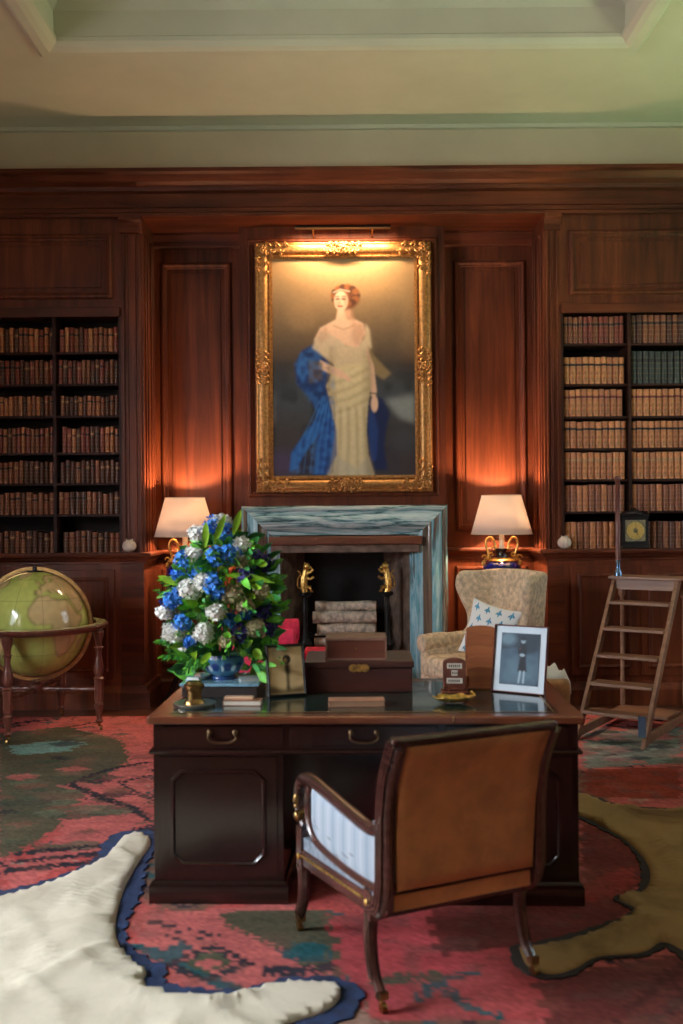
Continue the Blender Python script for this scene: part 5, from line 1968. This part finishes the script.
# letter rack --------------------------------------------------------------
q = on_desk(482, 690)
lr = thing('letter_rack', 'stepped oak letter rack with a curved top behind the right photograph', 'letter rack', (q.x + .012, q.y + .09, DZ), R(-6))
MB().box(-.075, .075, -.08, .09, 0, .012).done('base', M['rackwood'], lr, bevel=.003)
for k in range(5):
    h = .09 + k * .043
    y = -.07 + k * .034
    pts = [(-.07, 0), (.07, 0), (.07, h - .012)] + [(.07 * math.cos(a), h - .012 + .018 * math.sin(a)) for a in [math.pi * i / 8 for i in range(1, 8)]] + [(-.07, h - .012)]
    MB().extr(pts, Matrix.Translation((0, y + .004, .011)) @ T, .008).done('slat', M['rackwood'], lr, bevel=.0015, bseg=1)
for x in (-.075, .071):
    b = MB()
    b.rings([[Vector((x + d_, y, z)) for y, z in ((-.08, .0), (.085, .0), (.085, .24), (.03, .19), (-.08, .06))] for d_ in (0, .004)])
    b.done('side', M['rackwood'], lr)

# gilt leaf dish ---------------------------------------------------------------
q = on_desk(454, 704)
ld = thing('leaf_dish', 'small gilt leaf-shaped dish near the front edge of the desk', 'dish', (q.x, q.y + .02, DZ), R(4))
rows = []
for j in range(9):
    f = j / 8
    row = []
    for i in range(40):
        a = 2 * math.pi * i / 40
        rad = 1 + .10 * math.cos(6 * a) + .06 * math.cos(11 * a)
        row.append(Vector((.086 * f * rad * math.cos(a), .052 * f * rad * math.sin(a), .003 + .026 * f ** 3 + .003 * math.cos(6 * a) * f)))
    rows.append(row)
b = MB().rings(rows, True, False)
o = b.done('bowl', M['gold'], ld, smooth='all')
o.modifiers.new('thick', 'SOLIDIFY').thickness = .003
b = MB().tube(crom([(.070, 0, .022), (.092, .002, .034), (.082, .004, .044)], 4), .004, 6)
b.ball((.08, .004, .046), .006)
b.done('stalk', M['gold'], ld, smooth=True)

# ledge ornaments ----------------------------------------------------------------
for px_, py_, d, lab in ((129.5, 548, 8.235, 'round cream shell on the ledge at the right end of the left bookcase'), (564.5, 546, 8.235, 'round white shell on the ledge at the left end of the right bookcase')):
    p = P(px_, py_, d)
    b = MB()
    rr_ = []
    for j in range(13):
        ph = -math.pi / 2 + math.pi * j / 12
        rr_.append([Vector((.055 * math.cos(ph) * (1 + .06 * math.cos(9 * t)) * math.cos(t), .055 * math.cos(ph) * (1 + .06 * math.cos(9 * t)) * math.sin(t), .052 + .052 * math.sin(ph))) for t in [2 * math.pi * i / 36 for i in range(36)]])
    b.rings(rr_)
    for i in range(7):
        a = i * .9
        b.tube([(.02 * math.cos(a), .02 * math.sin(a), .09), (.03 * math.cos(a), .03 * math.sin(a), .112)], [.005, .002], 5)
    o = b.done('shell', M['shell'], None, smooth='all')
    o.location = (p.x, d, LEDGE)
    tag(o, lab, 'shell')

# bracket clock --------------------------------------------------------------------
p = P(635, 545, 8.21)
ck = thing('bracket_clock', 'black bracket clock with square brass dial on the ledge of the right bookcase', 'clock', (p.x, 8.225, LEDGE))
b = MB().box(-.125, .125, -.035, .03, 0, .03).box(-.105, .105, -.028, .026, .03, .27)
b.box(-.118, .118, -.034, .03, .27, .285)
b.lathe([(.07, .285), (.065, .30), (.03, .32), (.012, .335)], (0, 0, 0), 4)
b.done('case', M['blackwood'], ck, bevel=.003)
MB().tube(crom([(-.03, 0, .33), (-.025, 0, .352), (.025, 0, .352), (.03, 0, .33)], 4), .004, 6).done('handle', M['brass'], ck)
MB().box(-.082, .082, -.031, -.028, .06, .235).done('dial_plate', plain('dial_plate', (150, 140, 110), .5, .2, .3, 60), ck)
b = MB()
b.rings([[Vector((r_ * math.cos(a), -.033, .148 + r_ * math.sin(a))) for a in [i * 6.2832 / 32 for i in range(32)]] for r_ in (.072, .020)], True, False)
b.done('chapter_ring', plain('brass_chapter_ring', (226, 192, 110), .4, .3), ck)
b = MB()
for i in range(12):
    a = i * math.pi / 6
    b.beam((.052 * math.cos(a), -.0345, .148 + .052 * math.sin(a)), (.066 * math.cos(a), -.0345, .148 + .066 * math.sin(a)), .004, .001)
b.beam((0, -.036, .148), (.02, -.036, .112), .006, .001)
b.beam((0, -.036, .148), (.004, -.036, .195), .004, .001)
b.done('hands_and_hours', M['blackwood'], ck)
b = MB()
for x in (-.115, .115):
    b.ball((x, -.04, .012), .008)
    b.ball((x, -.015, .298), .009)
b.done('finial', M['brass'], ck, smooth=True)

# ================================================================== DESK CHAIR
cc = thing('desk_chair', 'regency armchair with brown canvas back and pale blue sides at the desk', 'chair', (.238, 3.590, .012), R(25.0))
CWD = .29
BZ = .875
# side frames: one per side, with upholstered panel
ras = Raster(60, 60, (166, 178, 190), 0, 1, 0, 1)
for k in range(14):
    ras.line([(k / 13, 0), (k / 13, 1)], .02 + .012 * (k % 3), (140, 156, 172) if k % 2 else (188, 194, 200), .7)
for k in range(10):
    ras.ell(random.random(), .65 + .3 * random.random(), .03, .02, (96, 96, 96), .6, .6)


def zl(y):      # lower rail rises slightly to the back
    return .30 + (.33 - y) / .66 * .03


for s_ in (-1, 1):
    x = s_ * CWD
    # back stile + arm, one flowing member
    b = MB()
    stile = crom([(x, -.45, BZ), (x, -.425, .83), (x, -.385, .74), (x, -.365, .62), (x, -.36, .50), (x, -.355, .40), (x, -.33, .33), (x, -.27, zl(-.27) - .02)], 6)
    for off_, rr__ in ((0, .021),):
        b.tube(stile, .034, 12, 0, .62, (1, 0, 0))
    for dx in (-.016, .0, .016):
        b.tube([p + Vector((s_ * .022, .0, 0)) + Vector((0, dx, dx * .4)) for p in stile], .005, 6)
    b.ball((x, -.452, BZ + .004), (.022, .014, .014))
    b.done('back_stile', M['chairwood'], cc, smooth=True)
    b = MB()
    arm = crom([(x, -.375, .63), (x, -.34, .585), (x, -.27, .562), (x, -.12, .572), (x, .08, .592), (x, .22, .604), (x, .29, .592), (x, .325, .55), (x, .33, .50), (x, .305, .45), (x, .265, .42)], 6)
    b.tube(arm, .021, 10, 0, 1.3, (1, 0, 0))
    inner = crom([(x, .215, .585), (x, .24, .53), (x, .235, .46), (x, .19, .405), (x, .10, .385), (x, -.1, .377), (x, -.34, .385)], 6)
    b.tube(inner, .017, 10, 0, 1.3, (1, 0, 0))
    b.done('arm', M['chairwood'], cc, smooth=True)
    for px__, pz__, r__ in ((.30, .505, .022), (.305, .462, .020)):
        pass
    b = MB()
    b.tube([(x - .03, .295, .455), (x + .03, .295, .455)], [.022, .022], 14)
    b.ball((x + s_ * .03, .295, .455), (.012, .018, .018))
    b.ball((x + s_ * .03, .30, .515), (.011, .013, .022))
    b.ball((x + s_ * .03, .30, .490), (.010, .010, .010))
    b.done('brass_rosette', M['brass'], cc, smooth=True)

    def side(u, v, x=x, s_=s_):
        y = .215 + (-.345 - .215) * u
        zt_ = np.interp(y, [-.34, -.25, .0, .22], [.60, .575, .585, .60])
        zb_ = np.interp(y, [-.34, -.1, .12, .20, .24], [.38, .375, .385, .41, .46])
        z = zt_ + (zb_ - zt_) * v
        f = np.clip(1 - (2 * u - 1) ** 4, 0, 1) * np.clip(1 - (2 * v - 1) ** 4, 0, 1)
        return x + s_ * (.004 + .012 * f), y, z
    raster_mesh('side_upholstery', ras, side, M['cloth_print'], cc).modifiers.new('thick', 'SOLIDIFY').thickness = .018
    # seat rail of the side
    b = MB()
    b.rings([[Vector((x + q, y, zl(y) + z)) for y, z in ((.33, -.035), (-.30, -.035), (-.30, .03), (.33, .03))] for q in (-.016, .016)])
    b.done('seat_rail', M['chairwood'], cc, bevel=.006)
    b = MB()
    b.tube([(x + s_ * .018, .30, zl(.3) + .005), (x + s_ * .018, -.24, zl(-.24) + .005)], .0045, 8)
    b.done('brass_line', M['gold'], cc, smooth=True)
    # lower upholstery strip between rail and arm panel
    MB().rings([[Vector((x + q, y, zl(y) + z)) for y, z in ((.27, .03), (-.33, .03), (-.33, .062), (.27, .075))] for q in (-.012, .012)]).done('seat_border', plain('pale_blue_damask', (128, 140, 152), .8, 0, .2, 40), cc)
    # legs
    for yy0, dirn, nm_ in ((.30, 1, 'front'), (-.27, -1, 'back')):
        zt = zl(yy0)
        b = MB()
        b.box(x - .020, x + .020, yy0 - .024, yy0 + .024, zt - .055, zt + (.11 if dirn > 0 else .04))
        lg = crom([(x, yy0, zt - .03), (x, yy0 + .012, .24), (x, yy0 + .006, .17), (x, yy0 - .02, .095), (x, yy0 - .065, .052)], 6)
        if dirn > 0:
            lg = crom([(x, yy0, zt - .03), (x, yy0 - .005, .22), (x, yy0 + .0, .14), (x, yy0 + .03, .08), (x, yy0 + .04, .05)], 6)
        n_ = len(lg)
        b.tube(lg, [.024 - .009 * i / n_ for i in range(n_)], 8, 0, 1.1, (1, 0, 0))
        for dx in (-.008, .008):
            b.tube([p + Vector((s_ * .019, dx, 0)) for p in lg[:-5]], .004, 5)
        lo_ = b.done('leg', M['chairwood'], cc, smooth=True, bevel=0)
        e = lg[-1]
        b = MB()
        b.rings([[e + Vector((dx * .016, dy * .016, dz)) for dx, dy in ((-1, -1), (1, -1), (1, 1), (-1, 1))] for dz in (-.010, .014)])
        b.tube([(e.x, e.y, e.z - .008), (e.x, e.y, .03)], .007, 8)
        b.tube([(e.x - .009, e.y + dirn * .008, .0165), (e.x + .009, e.y + dirn * .008, .0165)], .0165, 14)
        b.done('brass_caster', M['brass'], lo_, smooth=True)
        MB().ball((x + s_ * .023, yy0, zt + .0), (.006, .011, .013)).done('brass_boss', M['gold'], lo_, smooth=True)
# back: top rail, bottom rails, canvas
for s_ in (-1, 1):
    rr_ = []
    for j in range(13):
        z = .33 + (.868 - .33) * j / 12
        y = float(np.interp(z, [.33, .39, .5, .62, .74, .87], [-.352, -.358, -.362, -.368, -.39, -.452]))
        rr_.append([Vector((s_ * CWD - s_ * .020, y - .026, z)), Vector((s_ * CWD, y - .026, z)), Vector((s_ * CWD, y + .01, z)), Vector((s_ * CWD - s_ * .020, y + .01, z))])
    MB().rings(rr_).done('back_frame', M['chairwood'], cc, smooth=True)
b = MB()
b.tube([(-CWD, -.452, BZ), (CWD, -.452, BZ)], .020, 12)
b.done('top_rail', M['chairwood'], cc, smooth=True)
b = MB()
b.beam((-CWD, -.345, .385), (CWD, -.345, .385), .03, .036)
b.beam((-CWD, -.285, .30), (CWD, -.285, .30), .03, .05)
b.done('bottom_rail', M['chairwood'], cc, bevel=.006)
MB().box(-CWD, CWD, .30, .33, .265, .33).done('front_rail', M['chairwood'], cc, bevel=.006)
rows = []
for j in range(13):
    f = j / 12
    z = .39 + (.862 - .39) * f
    y = float(np.interp(z, [.39, .5, .62, .74, .87], [-.358, -.362, -.368, -.39, -.452]))
    rows.append([Vector(((-1 + 2 * i / 12) * (CWD - .016 - .016 * (1 - f)), y - .024, z)) for i in range(13)])
o = MB().rings(rows, False, False).done('back_canvas', M['canvas'], cc, smooth='all')
o.modifiers.new('thick', 'SOLIDIFY').thickness = .012
MB().box(-CWD + .03, CWD - .03, -.366, -.350, .322, .372).done('lower_canvas', M['canvas'], cc)
rows2 = [[p + Vector((0, .045, 0)) for p in r_] for r_ in rows]
o = MB().rings(rows2, False, False).done('back_upholstery', plain('blue_damask', (176, 192, 206), .8, 0, .2, 40), cc, smooth='all')
o.modifiers.new('thick', 'SOLIDIFY').thickness = .03
rounded('seat', -CWD + .02, CWD - .02, -.30, .30, .30, .40, plain('seat_damask', (170, 186, 200), .8, 0, .2, 40), cc, .03, 3)
